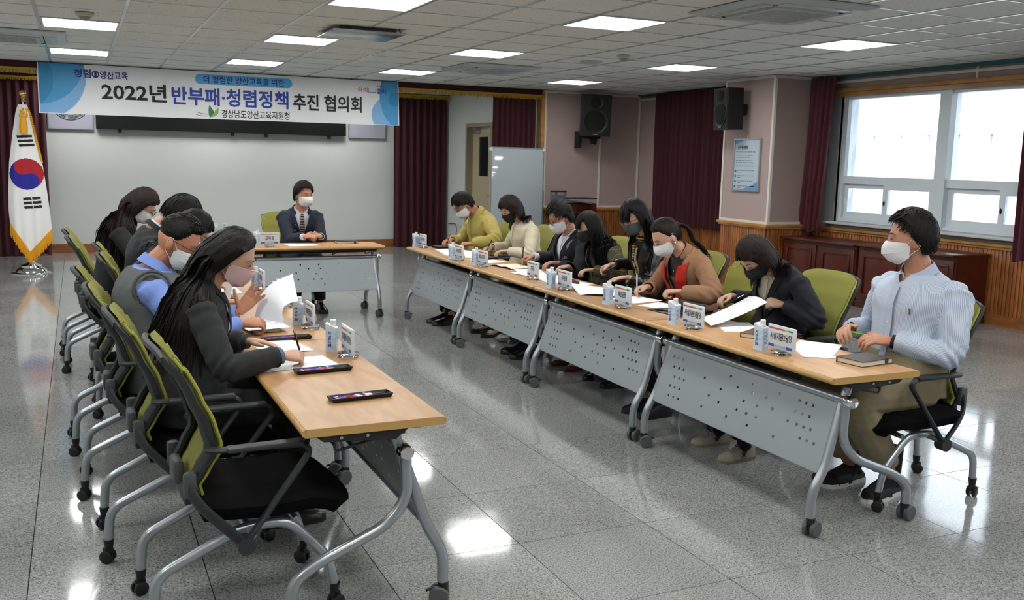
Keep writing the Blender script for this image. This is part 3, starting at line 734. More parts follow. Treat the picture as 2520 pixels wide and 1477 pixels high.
clipgrid(lambda x,z:pill(x,z,.52,2.572,.65,.066),-.2,1.2,2.5,2.65,.005,M_pill,'title_pill',130,24)
def btext(name,t,size,cx,cz,m,width=None,bold=0,h=.008,arc=None):
    vs0,fs0=textmesh(t,size,width,min(bold,.012)); vs=[];fs=[]; dd=bold*size*.42 if bold>.015 else 0
    for k in range(9 if dd else 1):
        ox,oz=(dd*math.cos(k*PI/4),dd*math.sin(k*PI/4)) if k<8 and dd else (0,0); o_=len(vs); vs+=[(v[0]+ox,v[1]+oz,k*.00025) for v in vs0]; fs+=[tuple(q+o_ for q in f) for f in fs0]
    me=bpy.data.meshes.new(name); me.from_pydata([tuple(bpnt(cx+v[0],cz+v[1],h+v[2])) for v in vs],[],fs); me.materials.append(m); return obj(name,me,BN)
btext('lettering','더 청렴한 양산교육을 위한',.098,.52,2.572,M_inkn,1.08,.012)
btext('lettering','2022년',.225,-.895,2.355,M_ink,.79,.032)
btext('lettering','반부패·청렴정책',.235,.34,2.34,M_inkb,1.54,.030)
btext('lettering','추진 협의회',.225,1.67,2.325,M_ink,.98,.032)
btext('lettering','경상남도양산교육지원청',.112,.665,2.125,M_ink,.92,.008)
btext('lettering','청렴',.105,-1.51,2.565,M_inkn,.20,.02); btext('lettering','양산교육',.10,-1.135,2.555,M_inkn,.33,.02)
clipgrid(lambda x,z:(.030**2)<(x+1.355)**2+(z-2.56)**2<(.045**2) or abs(x+1.355)<.014 and abs(z-2.56)<.03,-1.41,-1.30,2.49,2.6,.006,M_inkn,'emblem_print',40,40)
btext('lettering','아이',.065,2.18,2.54,M_or,.14,.02); btext('lettering','좋아',.08,2.46,2.53,M_inkb,.15,.02); btext('lettering','경남교육',.022,2.44,2.60,M_ink,.12,.01)
clipgrid(lambda x,z:abs(z-2.51)<.003 or (abs(x-2.27)<.003 or abs(x-2.37)<.003) and abs(z-2.54)<.025,2.26,2.38,2.5,2.59,.006,M_inkn,'emblem_print',40,40)
# leaf emblem
def leaf(pts,m,h): 
    b=MB(); n=len(pts); b.add([bpnt(x,z,h) for x,z in pts],[tuple(range(n))]); b.build('leaf_emblem',m,BN,False)
leaf([(.05,2.065),(.105,2.095),(.11,2.14),(.08,2.19),(.045,2.235),(.035,2.165),(.038,2.105)],M_gr,.006)
leaf([(.05,2.065),(.13,2.085),(.165,2.125),(.17,2.205),(.12,2.16),(.10,2.115)],M_lg,.0068)
clipgrid(lambda x,z:abs(z-(2.13-.30*(x+.11)+1.1*(x+.11)**2))<.004,-.11,.02,2.05,2.2,.006,M_gr,'emblem_print',60,60)
clipgrid(lambda x,z:abs(z-(2.10-.25*(x+.13)+1.0*(x+.13)**2))<.004,-.13,.02,2.04,2.2,.006,M_or,'emblem_print',60,60)
# ------------------------------------------------------------------ stage wall: screen and emblem boards, sockets
yw=YA
S_=thing('video_wall_screen','long black display screen mounted high on the white stage wall','screen',(.63,yw-.08,1.93))
MB().box((0,-.0,.45),(3.92,.10,.92),bev=.008).build('screen_body',mat('screen_black','#121414',.35),S_)
for x in (-1.62,.08,.62,1.68): MB().box((x,0,-.03),(.05,.05,.07),bev=.004).build('mounting_bracket',M_blackm,S_)
def board(x0,x1,lab):
    r=thing('emblem_board',lab,'board',((x0+x1)/2,yw-.03,1.9)); w_=x1-x0
    MB().box((0,0,.5),(w_-.03,.03,.98)).build('board_face',mat('pale_lilac_board','#9b9aa8',.6),r,False)
    t=MB()
    for s in(-1,1): t.box((s*(w_/2-.008),-.004,.5),(.016,.045,1.0)); t.box((0,-.004,.5+s*.492),(w_,.045,.016))
    t.build('board_frame',M_alu,r,False); return r
B1=board(-2.0,-1.36,'lilac board with a round seal, left of the screen, half behind the banner')
b=MB()
for (ra_,rb) in ((.255,.268),(.185,.192)):
    b.grid(lambda u,v:V(((ra_+(rb-ra_)*v)*math.cos(2*PI*u),-.018,.40+(ra_+(rb-ra_)*v)*math.sin(2*PI*u))),48,2,True)
b.build('seal_ring',M_ink,B1,False)
txt='경상남도 양산교육지원청'; n=len(txt)
vsA=[];fsA=[]
for i,ch in enumerate(txt):
    if ch==' ': continue
    an=-PI/2+(i-(n-1)/2)*.155; vs,fs=textmesh(ch,.04,None,.03)
    X=V((-math.sin(an),0,math.cos(an))); Yd=V((-math.cos(an),0,-math.sin(an))); c=V((.222*math.cos(an),-.019,.40+.222*math.sin(an)))
    o_=len(vsA); vsA+= [tuple(c+X*float(v[0])+Yd*float(v[1])) for v in vs]; fsA+=[tuple(k+o_ for k in f) for f in fs]
me=bpy.data.meshes.new('seal_lettering'); me.from_pydata(vsA,[],fsA); me.materials.append(M_ink); obj('seal_lettering',me,B1)
board(2.66,3.31,'plain lilac board right of the screen, half behind the banner')
def socket(lab,loc,rz,kind):
    r=thing('wall_socket' if kind else 'light_switch',lab,'socket' if kind else 'switch',loc,rz,'switch plates on the stage walls')
    MB().box((0,-.005,0),(.075,.01,.12),bev=.003).build('plate',mat('switch_white','#c9ccca',.4),r)
    if kind:
        for z in(-.028,.028): MB().lathe((0,-.008,z),[(.022,0),(.022,.004),(.017,.005)],16,V((0,-1,0))).build('outlet',mat('switch_grey','#9fa29f',.5),r)
    else: MB().box((0,-.012,0),(.03,.008,.045),bev=.003).build('rocker',mat('switch_white2','#dadcda',.4),r)
socket('white light switch on the stage wall, left of the power socket',(.42,yw,.38),0,0); socket('double power socket on the stage wall behind the left row',(.56,yw,.38),0,1)
socket('power socket low on the side wall by the stage door',(4.45,11.95,.38),-PI/2,1)
tag(MB().tube(smooth_path([(4.44,12.55,.42),(4.42,12.2,.44),(4.38,12.0,.35),(4.36,12.0,.15),(4.36,11.8,.02)],6),.007,6).build('power_cable',mat('grey_cable','#555a5a',.5),None),'grey cable looping from the socket beside the rear curtain','cable')
# ------------------------------------------------------------------ flag
FX,FY=-2.21,10.2
r=thing('flag_stand','South Korean flag on a chromed pole with yellow fringe beside the stage','flag',(FX,FY,0))
MB().lathe((0,0,0),[(.24,0),(.24,.008),(.19,.02),(.17,.055),(.13,.075),(.125,.10),(.07,.125),(.035,.14),(.03,.16),(.018,.17)],32).build('stand_base',M_chrome,r)
MB().cyl((0,0,.15),.013,2.05,12).lathe((0,0,2.17),[(.012,0),(.022,.015),(.012,.04),(.018,.05)],12).build('pole',mat('steel_pole','#b8bcbf',.2,1),r)
MB().ball((0,0,2.275),.043,18,12).lathe((0,0,2.215),[(.02,0),(.026,.01),(.014,.022)],12).build('finial',M_brass,r)
# cone like draped cloth
prof=[(0,2.14,.055,.045),(.06,2.05,.085,.075),(.2,1.80,.13,.12),(.45,1.40,.19,.19),(.65,1.05,.215,.225),(.85,.75,.225,.25),(1,.50,.215,.26)]
def lerp(P,t):
    for a,b in zip(P[:-1],P[1:]):
        if t<=b[0]: k=(t-a[0])/(b[0]-a[0]); return [x+(y-x)*k for x,y in zip(a[1:],b[1:])]
    return list(P[-1][1:])
def flagpt(u,v,off=0):
    """u -1..1 across (left..right), v 0 top..1 bottom edge before the hem"""
    z,wl_,wr_=lerp(prof,v); x=(wl_ if u<0 else wr_)*u; 
    hem=.30*(1-abs(u))**1.0 if True else 0
    zz=z-(v**3)*hem*.9+(v**3)*.10*(-u if u<0 else u*.15)
    fold=.02*math.sin(u*5+v*2)*v+ .01*math.sin(u*11)*v
    y=-.03-.11*math.cos(u*PI/2)*(.35+.65*v)+fold
    return V((x,y-off,zz))
MB().slab(lambda a,c:flagpt(a*2-1,c),33,30,.003).build('flag_cloth',mat('flag_white','#dcdcda',.7),r)
MB().slab(lambda a,c:V((flagpt(a*2-1,c).x*.9,.06+.03*math.sin(a*9),flagpt(a*2-1,c).z+.12*c)),17,16,.003).build('flag_back_fold',mat('flag_white','#dcdcda',.7),r)
def flagxz(x,z,h):
    # find u,v for a given x,z on the cloth (bisection)
    lo,hi=0.,1.
    for _ in range(22):
        v=(lo+hi)/2; wl_,wr_=lerp(prof,v)[1:]; u=max(-1,min(1,x/(wl_ if x<0 else wr_))); 
        if flagpt(u,v).z>z: lo=v
        else: hi=v
    p=flagpt(u,v); return V((x,p.y-.005-h,z))
def flagpatch(test,x0,x1,z0,z1,m,name,h=0,n=48):
    b=MB(); dx=(x1-x0)/n; dz=(z1-z0)/n; idx={}
    def vi(i,j):
        if (i,j) not in idx: idx[(i,j)]=len(b.v); b.v.append(tuple(flagxz(x0+dx*i,z0+dz*j,h)))
        return idx[(i,j)]
    for j in range(n):
        for i in range(n):
            if test(x0+dx*(i+.5),z0+dz*(j+.5)): b.f.append((vi(i,j),vi(i+1,j),vi(i+1,j+1),vi(i,j+1))); b.mi.append(0)
    return b.build(name,m,r,True)
TC=(.005,1.275); TR=.195
def yin(x,z):
    x-=TC[0]; z-=TC[1]; a=math.radians(-33); X=x*math.cos(a)-z*math.sin(a)*-1; 
    xr=x*math.cos(a)+z*math.sin(a)*-1; zr=x*math.sin(a)*1+z*math.cos(a)
    A_=math.radians(116); xr=x*math.cos(A_)+z*math.sin(A_); zr=x*math.sin(A_)-z*math.cos(A_)
    if xr*xr+zr*zr>TR*TR: return 0
    h=TR/2
    if (xr-h)**2+zr*zr<h*h: return 1
    if (xr+h)**2+zr*zr<h*h: return 2
    return 1 if zr>0 else 2
flagpatch(lambda x,z:yin(x,z)==1,-.2,.21,1.07,1.48,mat('flag_red','#a01020',.7),'taegeuk_red',n=56)
flagpatch(lambda x,z:yin(x,z)==2,-.2,.21,1.07,1.48,mat('flag_blue','#1b1a86',.7),'taegeuk_blue',n=56)
MK=mat('flag_black','#0b0c0c',.7)
flagpatch(lambda x,z:any(abs(z-.07*x-c)<.015 for c in (1.745,1.69,1.635)) and abs(x-.0-.02*(1.745-z)/.1)<.088,-.12,.14,1.6,1.78,MK,'trigram',n=44)
flagpatch(lambda x,z:any(abs(z-(.07*x)-c)<.016 for c in (.965,.91,.855)) and .006<abs(x-.055-.1*(.91-z))<.10,-.08,.2,.80,1.0,MK,'trigram',n=44)
b=MB(); rnd=random.Random(1)
for i in range(90):
    u=-1+2*(i+.5)/90; p=flagpt(u,1); b.tube([p+V((0,-.006,.055)),p+V((0,-.012,.0)),p+V((rnd.uniform(-.01,.01),-.012+rnd.uniform(-.006,.006),-.095-rnd.uniform(0,.02)))],[.006,.007,.005],5)
for i in range(26):
    v=.02+.4*i/26; p=flagpt(.97,v); b.tube([p+V((-.012,-.008,0)),p+V((.022,-.014,-.05))],.007,5)
o=b.build('fringe',M_goldy,r); o['kind']='stuff'
b=MB().tube([(.0,-.05,2.10),(-.005,-.13,2.05),(.0,-.14,1.98)],.012,8).lathe((0,-.14,1.78),[(.045,0),(.048,.08),(.036,.17),(.018,.2)],12)
for i in range(7): b.tube(smooth_path([(.04*math.cos(i),-.13,2.03+.01*i),(.05*math.cos(i*2),-.15,2.0),(-.03*math.cos(i),-.14,1.97)],3),.007,5)
b.build('tassel',M_goldy,r)
# ------------------------------------------------------------------ speakers
def speaker(lab,loc,rz,w_,d_,h_,tilt,horn,r_w):
    r=thing('loudspeaker',lab,'speaker',loc,rz); R=Matrix.Rotation(tilt,3,'X')
    b=MB(); b.prism([(-w_/2,-d_/2),(w_/2,-d_/2),(w_/2*.72,d_/2),(-w_/2*.72,d_/2)],lambda x,y,h:R@V((x,y,h)),h_); b.build('cabinet',M_black,r,False)
    f=MB(); f.add([R@V((x,-d_/2-.004,z)) for x,z in ((-w_/2+.015,.02),(w_/2-.015,.02),(w_/2-.015,h_-.02),(-w_/2+.015,h_-.02))],[(0,1,2,3)])
    f.build('baffle',mat('baffle_black','#08090a',.6),r,False)
    ax=R@V((0,-1,0))
    MB().lathe(R@V((0,-d_/2-.004,h_*r_w)),[(w_*.40,0),(w_*.40,.010),(w_*.36,.008),(w_*.30,-.01),(w_*.12,-.03),(w_*.10,-.012),(0,-.006)],28,ax).build('woofer',mat('woofer_black','#0e0f10',.5),r)
    MB().lathe(R@V((0,-d_/2-.004,h_*.82)),[(w_*.2,0),(w_*.2,.006),(w_*.1,-.012),(0,-.016)],20,ax).build('horn',mat('horn_black','#0d0e0f',.5),r)
    MB().box(tuple(R@V((0,-d_/2-.012,.035))),(.07,.004,.014)).build('badge',mat('badge_grey','#7d8184',.4),r,False)
    return r
s1=speaker('large black loudspeaker on a bracket on the pink front wall',(5.84,9.87,1.99),-.28,.48,.36,.64,.10,1,.36)
b=MB().box((-.17,.27,-.06),(.10,.10,.26),bev=.01).box((.0,.08,-.02),(.30,.05,.05),bev=.005).prism([(-.05,0),(.10,0),(.08,-.14),(.0,-.12)],lambda x,z,h:V((x,.05+h,z)),.05)
b.build('wall_bracket',M_blackm,s1)
s2=speaker('black loudspeaker on the pillar above the framed poster',(5.99,6.59,2.025),-PI/2-.12,.355,.25,.52,0.03,1,.35)
MB().box((0,.17,.26),(.08,.12,.14),bev=.01).build('wall_bracket',M_blackm,s2)
# ------------------------------------------------------------------ poster on the pillar
P=thing('framed_poster','framed public servant charter poster on the pillar below the speaker','poster',(6.235,6.49,1.25),-PI/2)
w_,h_=.53,.67
MB().box((0,-.008,h_/2),(w_-.03,.012,h_-.03)).build('poster_sheet',mat('poster_paper','#aebdc8',.35),P,False)
t=MB()
for s in(-1,1): t.box((s*(w_/2-.009),-.012,h_/2),(.018,.024,h_)); t.box((0,-.012,h_/2+s*(h_/2-.009)),(w_,.024,.018))
t.build('poster_frame',M_alu,P,False)
MB().tube([(0,-.02,h_),(0,-.015,h_+.07)],.004,6).build('hook',M_chrome,P)
textobj('lettering','공무원 헌장',.045,(-.085,-.016,h_-.11),(1,0,0),(0,0,1),M_ink,P,.21,.03)
t=MB(); rnd=random.Random(4)
for i,(z,wd) in enumerate(((.50,.34),(.458,.31),(.432,.28),(.39,.30),(.365,.38),(.32,.34))):
    x=-.215
    while x<-.215+wd: ww=rnd.uniform(.02,.05); t.add([(x,-.0155,z-.005),(x+ww,-.0155,z-.005),(x+ww,-.0155,z+.005),(x,-.0155,z+.005)],[(0,1,2,3)]); x+=ww+.01
for i in range(4):
    for k,wd in ((0,.32),(1,.07)):
        x=-.175
        while x<-.175+wd: ww=rnd.uniform(.02,.05); z=.262-.066*i-.022*k; t.add([(x,-.0155,z-.0045),(x+ww,-.0155,z-.0045),(x+ww,-.0155,z+.0045),(x,-.0155,z+.0045)],[(0,1,2,3)]); x+=ww+.01
t.build('small_print',mat('print_grey','#6c7884',.6),P,False)
t=MB()
for i in range(4): t.cyl((-.215,-.0145,.255-.066*i),.017,.002,20,V((0,-1,0)))
t.build('bullet_disc',mat('bullet_blue','#2b6aa6',.5),P)
t=MB(); t.add([(w_/2-.02,-.0155,.02),(w_/2-.02,-.0155,.13),(.12,-.0155,.075),(-.08,-.0155,.02)],[(0,1,2,3)]); t.add([(-w_/2+.02,-.0155,h_-.02),(-.08,-.0155,h_-.02),(-.17,-.0155,h_-.055),(-w_/2+.02,-.0155,h_-.07)],[(0,1,2,3)])
t.build('wave_print',mat('wave_blue','#5f93c0',.5),P,False)
# ------------------------------------------------------------------ whiteboard
W_=thing('whiteboard','mobile whiteboard standing in front of the side curtain','whiteboard',(4.55,9.9,0))
MB().box((0,0,1.1),(.88,.02,1.32),bev=.003).build('board_surface',mat('whiteboard_enamel','#9da5aa',.08,coat=.5),W_)
t=MB()
for s in(-1,1): t.box((s*.447,0,1.1),(.018,.03,1.35)); t.box((0,0,1.1+s*.668),(.90,.03,.018))
t.build('board_frame',M_alu,W_,False)
t=MB()
for x in(-.45,.45):
    for z in(.46,1.74): t.box((x,-.004,z),(.05,.035,.05),bev=.006)
t.build('corner_cap',mat('corner_white','#c8cccc',.4),W_)
t=MB()
for s in(-1,1): t.tube([(s*.3,.02,.1),(s*.3,.02,1.2)],.014,8); t.tube([(s*.3,-.28,.06),(s*.3,.30,.06)],.014,8)
t.tube([(-.3,.02,.22),(.3,.02,.22)],.012,8); t.build('stand',M_alu,W_)
t=MB()
for s in(-1,1):
    for y in(-.27,.29): t.cyl((s*.3-.012,y,.026),.026,.024,14,V((1,0,0)))
t.build('caster',M_black,W_)
# ------------------------------------------------------------------ lectern + equipment
Lc=thing('lectern','dark wood and metal lectern against the pink front wall','lectern',(5.42,9.88,0))
MB().box((.12,0,.465),(.62,.42,.93),bev=.01).build('wood_body',wood('mahogany','#3a150c','#5a2415',.3,(1,1,.5),7),Lc)
t=MB().box((.20,-.215,.52),(.36,.012,.5)).box((-.1,-.215,.52),(.16,.012,.5)); t.build('front_panel',mat('dark_inset','#241009',.35),Lc,False)
t=MB()
for x in(-.37,-.13): t.box((x,-.19,.62),(.03,.03,.98),bev=.004); t.box((x,.12,.62),(.03,.03,.98),bev=.004)
t.box((-.25,-.19,.85),(.21,.01,.42)); t.build('metal_post',mat('steel_blue_grey','#6d7a82',.35,.6),Lc,False)
MB().box((-.25,-.19,1.115),(.27,.04,.025),bev=.006).box((.12,-.10,1.005),(.58,.3,.012)).build('top_bar',M_blackm,Lc)
MB().box((.05,-.14,.965),(.50,.34,.02),Matrix.Rotation(.12,3,'Y')).build('reading_shelf',mat('grey_laminate','#5b6266',.35),Lc,False)
# ------------------------------------------------------------------ sideboard cabinets
M_mah=wood('dark_cherry_wood','#3c150d','#572317',.28,(1,1,.4),6)
for (a,b_,lab) in ((4.72,5.97,'dark cherry wood sideboard next to the pillar, below the window'),(3.36,4.70,'dark cherry wood sideboard at the right end, below the window')):
    r=thing('sideboard',lab,'cabinet',(6.67,(a+b_)/2,0)); L_=b_-a; hh=.70 if a>4 else .715
    MB().box((0.02,0,hh/2),(.46,L_-.02,hh-.02)).build('body',M_mah,r,False)
    MB().box((0,0,hh),(.56,L_,.028),bev=.009).build('top',M_mah,r)
    MB().box((.02,0,.04),(.48,L_-.01,.08),bev=.006).build('plinth',M_mah,r)
    n=2
    for k in range(n):
        yc=-L_/2+L_*(k+.5)/n; dd=MB(); dw=L_/n-.06
        dd.box((-.215,yc,hh/2+.02),(.02,dw,hh-.15),bev=.004)
        for s in(-1,1): dd.box((-.232,yc+s*(dw/2-.07),hh/2+.02),(.016,.028,hh-.27),bev=.005); dd.box((-.232,yc,hh/2+.02+s*((hh-.27)/2)),(.016,dw-.12,.028),bev=.005)
        dd.build('door',M_mah,r)
# ------------------------------------------------------------------ ceiling appliances
M_ac=mat('ac_white','#b4bbbd',.35)
def cassette(x,y,lab,half=.47):
    r=thing('ceiling_air_conditioner',lab,'air conditioner',(x,y,HC),0,'ceiling air conditioners')
    b=MB(); pr=[(half,0),(half,-.012),(half*.86,-.032),(half*.60,-.034),(half*.58,-.038)]
    for (p,z),(q,w2) in zip(pr[:-1],pr[1:]):
        for k in range(4):
            c=[(-1,-1),(1,-1),(1,1),(-1,1)]; a1=c[k]; a2=c[(k+1)%4]
            b.add([(a1[0]*p,a1[1]*p,z),(a2[0]*p,a2[1]*p,z),(a2[0]*q,a2[1]*q,w2),(a1[0]*q,a1[1]*q,w2)],[(0,1,2,3)])
    b.build('fascia',M_ac,r,False)
    for k in range(4):
        R=Matrix.Rotation(k*PI/2,3,'Z'); MB().box(tuple(R@V((0,half*.74,-.036))),(half*1.25,.075,.008) if k%2==0 else (.075,half*1.25,.008),bev=.003).build('louvre',M_ac,r)
        MB().box(tuple(R@V((0,half*.64,-.035))),(half*1.25,.008,.006) if k%2==0 else (.008,half*1.25,.006)).build('slot',M_blackm,r,False)
    MB().box((0,0,-.030),(half*1.16,half*1.16,.004)).build('filter',mat('ac_filter_grey','#3c4244',.7),r,False)  # dark grey filter sheet behind the grille
    g=MB(); q=half*.50; n=24
    for i in range(n+1): t_=-q+2*q*i/n; g.box((t_,0,-.042),(.006,2*q,.006)); g.box((0,t_,-.042),(2*q,.006,.006))
    for s in(-1,1): g.box((s*(q+.02),0,-.042),(.04,2*q+.08,.012)); g.box((0,s*(q+.02),-.042),(2*q,.04,.012))
    o=g.build('grille',M_ac,r,False)
    return r
cassette(3.0,2.15,'large four-way ceiling air conditioner at the top right near the window side')
cassette(-2.2,7.25,'ceiling air conditioner cut by the left picture edge',.53)
cassette(3.02,7.45,'distant ceiling air conditioner above the right row near the stage')
r=thing('ceiling_diffuser_plate','square metal plate hanging just under the ceiling behind the first light','air vent',(.73,5.05,HC))
MB().box((0,0,-.035),(.64,.64,.012),bev=.003).build('plate',mat('satin_plate','#aab2b6',.18,.6),r)
MB().box((0,0,-.014),(.50,.50,.028)).build('neck',mat('vent_neck','#5a6063',.6),r,False)
MB().tube([(.27,-.28,-.0),(.30,-.24,-.03)],.006,6).build('wire',M_blackm,r)
for (x,y,lab) in ((-1.51,5.25,'round smoke detector near the left lights'),(3.64,5.35,'round smoke detector between the right lights')):
    r=thing('smoke_detector',lab,'smoke detector',(x,y,HC),0)
    MB().lathe((0,0,-.028),[(.055,0),(.07,.012),(.072,.028)],20).build('housing',mat('detector_cream','#b7b5a8',.4),r)
    MB().lathe((0,0,-.062),[(.012,0),(.03,.006),(.045,.03),(.05,.036)],16).build('sensor',mat('detector_cream2','#8f8d82',.5),r)
r=thing('ceiling_speaker','round grey ceiling speaker beside the right smoke detector','speaker',(3.67,6.1,HC))
MB().lathe((0,0,-.008),[(.11,0),(.12,.004),(.12,.01)],28).build('grille',mat('speaker_grille','#7a7f82',.6),r)
MB().lathe((0,0,-.010),[(.112,0),(.126,.004),(.128,.011),(.118,.011)],28).build('rim',M_ac,r)
# ------------------------------------------------------------------ people
def remesh(mb,voxel,ratio,m,name,smooth=2,disp=None,cut=None,snap=None):
    me=mb.mesh(name+'_src',m,True,weld=False)
    o=bpy.data.objects.new('tmp',me); COL.objects.link(o)
    a=o.modifiers.new('r','REMESH'); a.mode='VOXEL'; a.voxel_size=voxel; a.use_smooth_shade=True
    if smooth: s=o.modifiers.new('s','SMOOTH'); s.factor=.5; s.iterations=smooth
    if ratio<1: d=o.modifiers.new('d','DECIMATE'); d.ratio=ratio
    dg=bpy.context.evaluated_depsgraph_get(); dg.update()
    out=bpy.data.meshes.new_from_object(o.evaluated_get(dg)); out.name=name
    bpy.data.objects.remove(o); bpy.data.meshes.remove(me)
    n=len(out.vertices)
    if disp is not None:
        co=np.zeros(n*3); no=np.zeros(n*3); out.vertices.foreach_get('co',co); out.vertices.foreach_get('normal',no)
        co=co.reshape(-1,3); no=no.reshape(-1,3); co=disp(co,no); out.vertices.foreach_set('co',co.ravel())
    if cut is not None:
        bm=bmesh.new(); bm.from_mesh(out); cs=np.array([f.calc_center_median()[:] for f in bm.faces]); k=cut(cs); bm.faces.ensure_lookup_table()
        bmesh.ops.delete(bm,geom=[bm.faces[i] for i in np.nonzero(k)[0]],context='FACES')
        if snap:
            bv=[v for v in bm.verts if v.is_boundary]
            if bv:
                nc=snap(np.array([v.co[:] for v in bv]))
                for v,c in zip(bv,nc): v.co=c
        bm.to_mesh(out); bm.free()
    out.materials.clear(); out.materials.append(m)
    for p in out.polygons: p.use_smooth=True
    out.update(); return out
def vnoise(co,f,seed=0.):
    """cheap smooth vector-ised pseudo noise: sum of rotated sines"""
    r=np.zeros(len(co)); rs=np.random.RandomState(abs(int(seed*10))+3)
    for k in range(5):
        d=rs.normal(size=3); d/=np.linalg.norm(d); r+=np.sin(co@d*f*(1+.35*k)+rs.uniform(0,6.28)+1.7*np.sin(co@rs.normal(size=3)*f*.4))
    return r/5
def headpt(d):
    x,y,z=d; X=.0765*x; Y=.098*y; Z=.118*z
    if z<0:
        t=-z; X*=1-.26*t**1.4
        if y<0: Y*=1-.40*t
        else: Y*=1-.05*t
    if y>0:
        Y*=.95
        Y+=.010*max(0,-z-.45)*y
        Y+=.021*math.exp(-((X/.013)**2+((Z+.030)/.015)**2)) + .011*math.exp(-((X/.009)**2+((Z+.008)/.024)**2))
        Y-=.008*math.exp(-(((abs(X)-.031)/.014)**2+((Z-.001)/.010)**2))
        Y+=.004*math.exp(-((X/.05)**2+((Z-.020)/.008)**2))
        Y+=.006*math.exp(-((X/.021)**2+((Z+.066)/.010)**2)) - .003*math.exp(-((X/.018)**2+((Z+.067)/.002)**2))
        X*=1+.04*math.exp(-((Z+.025)/.02)**2)
    return V((X,Y,Z))
def scalp(d):
    x,y,z=d
    if y>0: thr=min(.60,-.10+1.25*y)
    else: thr=-.10-.55*min(1,-y*1.6)
    return z-thr
SK={}
def skinmat(k,c):
    if k not in SK:
        m=mat('skin_'+k,c,.48,var=(30,.06),bump=(260,.12)); N,L,b=nodes(m); b.inputs['Subsurface Weight'].default_value=.12; b.inputs['Subsurface Radius'].default_value=(.6,.25,.12); b.inputs['Subsurface Scale'].default_value=.015
        SK[k]=m
    return SK[k]
def hairmat(k,c,rough=.5): return mat('hair_'+k,c,rough,spec=.22,bump=(160,.8,(3,3,.5)))
class Person:
    def __init__(s,label,pel,face,hc,pitch=.5,hyaw=0.,hroll=0.,sc_=1.,fem=False,skin=('a','#b98a72'),seat=.475,fat=1.,bend=.05,wide=1.):
        s.F=V((math.cos(face),math.sin(face),0)); s.Rt=s.F.cross(V((0,0,1))); s.sc=sc_; s.fem=fem; s.fat=fat; s.S=sc_
        s.root=thing('person',label,'person',(pel[0],pel[1],0)); s.O=V((pel[0],pel[1],0))
        ff=Matrix.Rotation(hyaw,3,'Z')@s.F; rr=ff.cross(V((0,0,1)))
        fwd_=(ff*math.cos(pitch)-V((0,0,1))*math.sin(pitch)); upv=rr.cross(fwd_); 
        Rr=Matrix.Rotation(hroll,3,fwd_); rr=Rr@rr; upv=Rr@upv
        s.H=Matrix((rr,fwd_,upv)).transposed(); s.hc=V(hc)
        s.hs=sc_*(.96 if fem else 1.0)
        s.nb=s.hc-upv*.150*s.hs-fwd_*.035*s.hs
        s.nb+= (-s.F*.015)
        s.pc=V((pel[0],pel[1],seat+.095))
        mid=(s.pc+s.nb)/2; s.ctrl=mid-s.F*bend+V((0,0,.02))
        w_=(.90 if fem else 1.)*sc_*wide
        s.T=[0,.12,.3,.5,.68,.80,.88,.94,1.0]
        s.A=[k*w_ for k in ((.150,.172,.150,.140,.160,.165,.140,.095,.060) if fem else (.155,.170,.160,.162,.178,.178,.155,.105,.064))]
        s.B=[k*w_*fat for k in ((.115,.125,.105,.105,.125,.105,.090,.072,.056) if fem else (.12,.128,.120,.120,.125,.110,.095,.078,.060))]
        if fat>1: s.A=[a*(1+(fat-1)*.6) if i<6 else a for i,a in enumerate(s.A)]
        s.skin=skinmat(*skin); s.arms={}; s.bodyMB=MB(); s.seatz=seat
    def hp(s,p): return s.hc+s.H@(V(p)*s.hs)
    def c(s,t): return s.pc*(1-t)**2+s.ctrl*2*t*(1-t)+s.nb*t*t
    def tan(s,t): return ((s.ctrl-s.pc)*2*(1-t)+(s.nb-s.ctrl)*2*t).normalized()
    def ab(s,t):
        t=max(0,min(1,t))
        for i in range(len(s.T)-1):
            if t<=s.T[i+1]: k=(t-s.T[i])/(s.T[i+1]-s.T[i]); return s.A[i]+(s.A[i+1]-s.A[i])*k, s.B[i]+(s.B[i+1]-s.B[i])*k
    def fr(s,t): tg=s.tan(t); f=(s.F-tg*s.F.dot(tg)).normalized(); return s.Rt,f,tg
    def sp(s,t,x,off=0.):
        """point on the torso front at lateral position x (m)"""
        a,b=s.ab(t); l,f,_=s.fr(t); a+=off; b+=off; k=max(0,1-abs(x/a)**2.353)**.425
        return s.c(t)+l*x+f*b*k
    def ring(s,t,off,n=20,flare=0):
        a,b=s.ab(t); l,f,_=s.fr(t); a+=off+flare; b+=off+flare; c=s.c(t); out=[]
        for j in range(n):
            an=2*PI*j/n; cx,sy=math.cos(an),math.sin(an); e=.85
            out.append(c+l*a*math.copysign(abs(cx)**e,cx)+f*b*math.copysign(abs(sy)**e,sy))
        return out
    def torso(s,mb,off,t0=0.,t1=1.,n=20,flare0=0.,ext=0.):
        K=12; vs=[]; 
        for i in range(K+1):
            t=t0+(t1-t0)*i/K; r=s.ring(t,off if not callable(off) else off(t),n,flare0*(1-i/K)**2)
            if i==0 and ext: r=[p-V((0,0,ext)) for p in r]
            vs+=r
        fs=[(i*n+j,i*n+(j+1)%n,(i+1)*n+(j+1)%n,(i+1)*n+j) for i in range(K) for j in range(n)]+[tuple(range(n))[::-1],tuple(range(K*n,K*n+n))]
        mb.add(vs,fs)
    def sh(s,side):
        a,b=s.ab(.82); l,f,_=s.fr(.82); return s.c(.83)+l*side*(a+.008*s.S)-V((0,0,.008))-f*.018
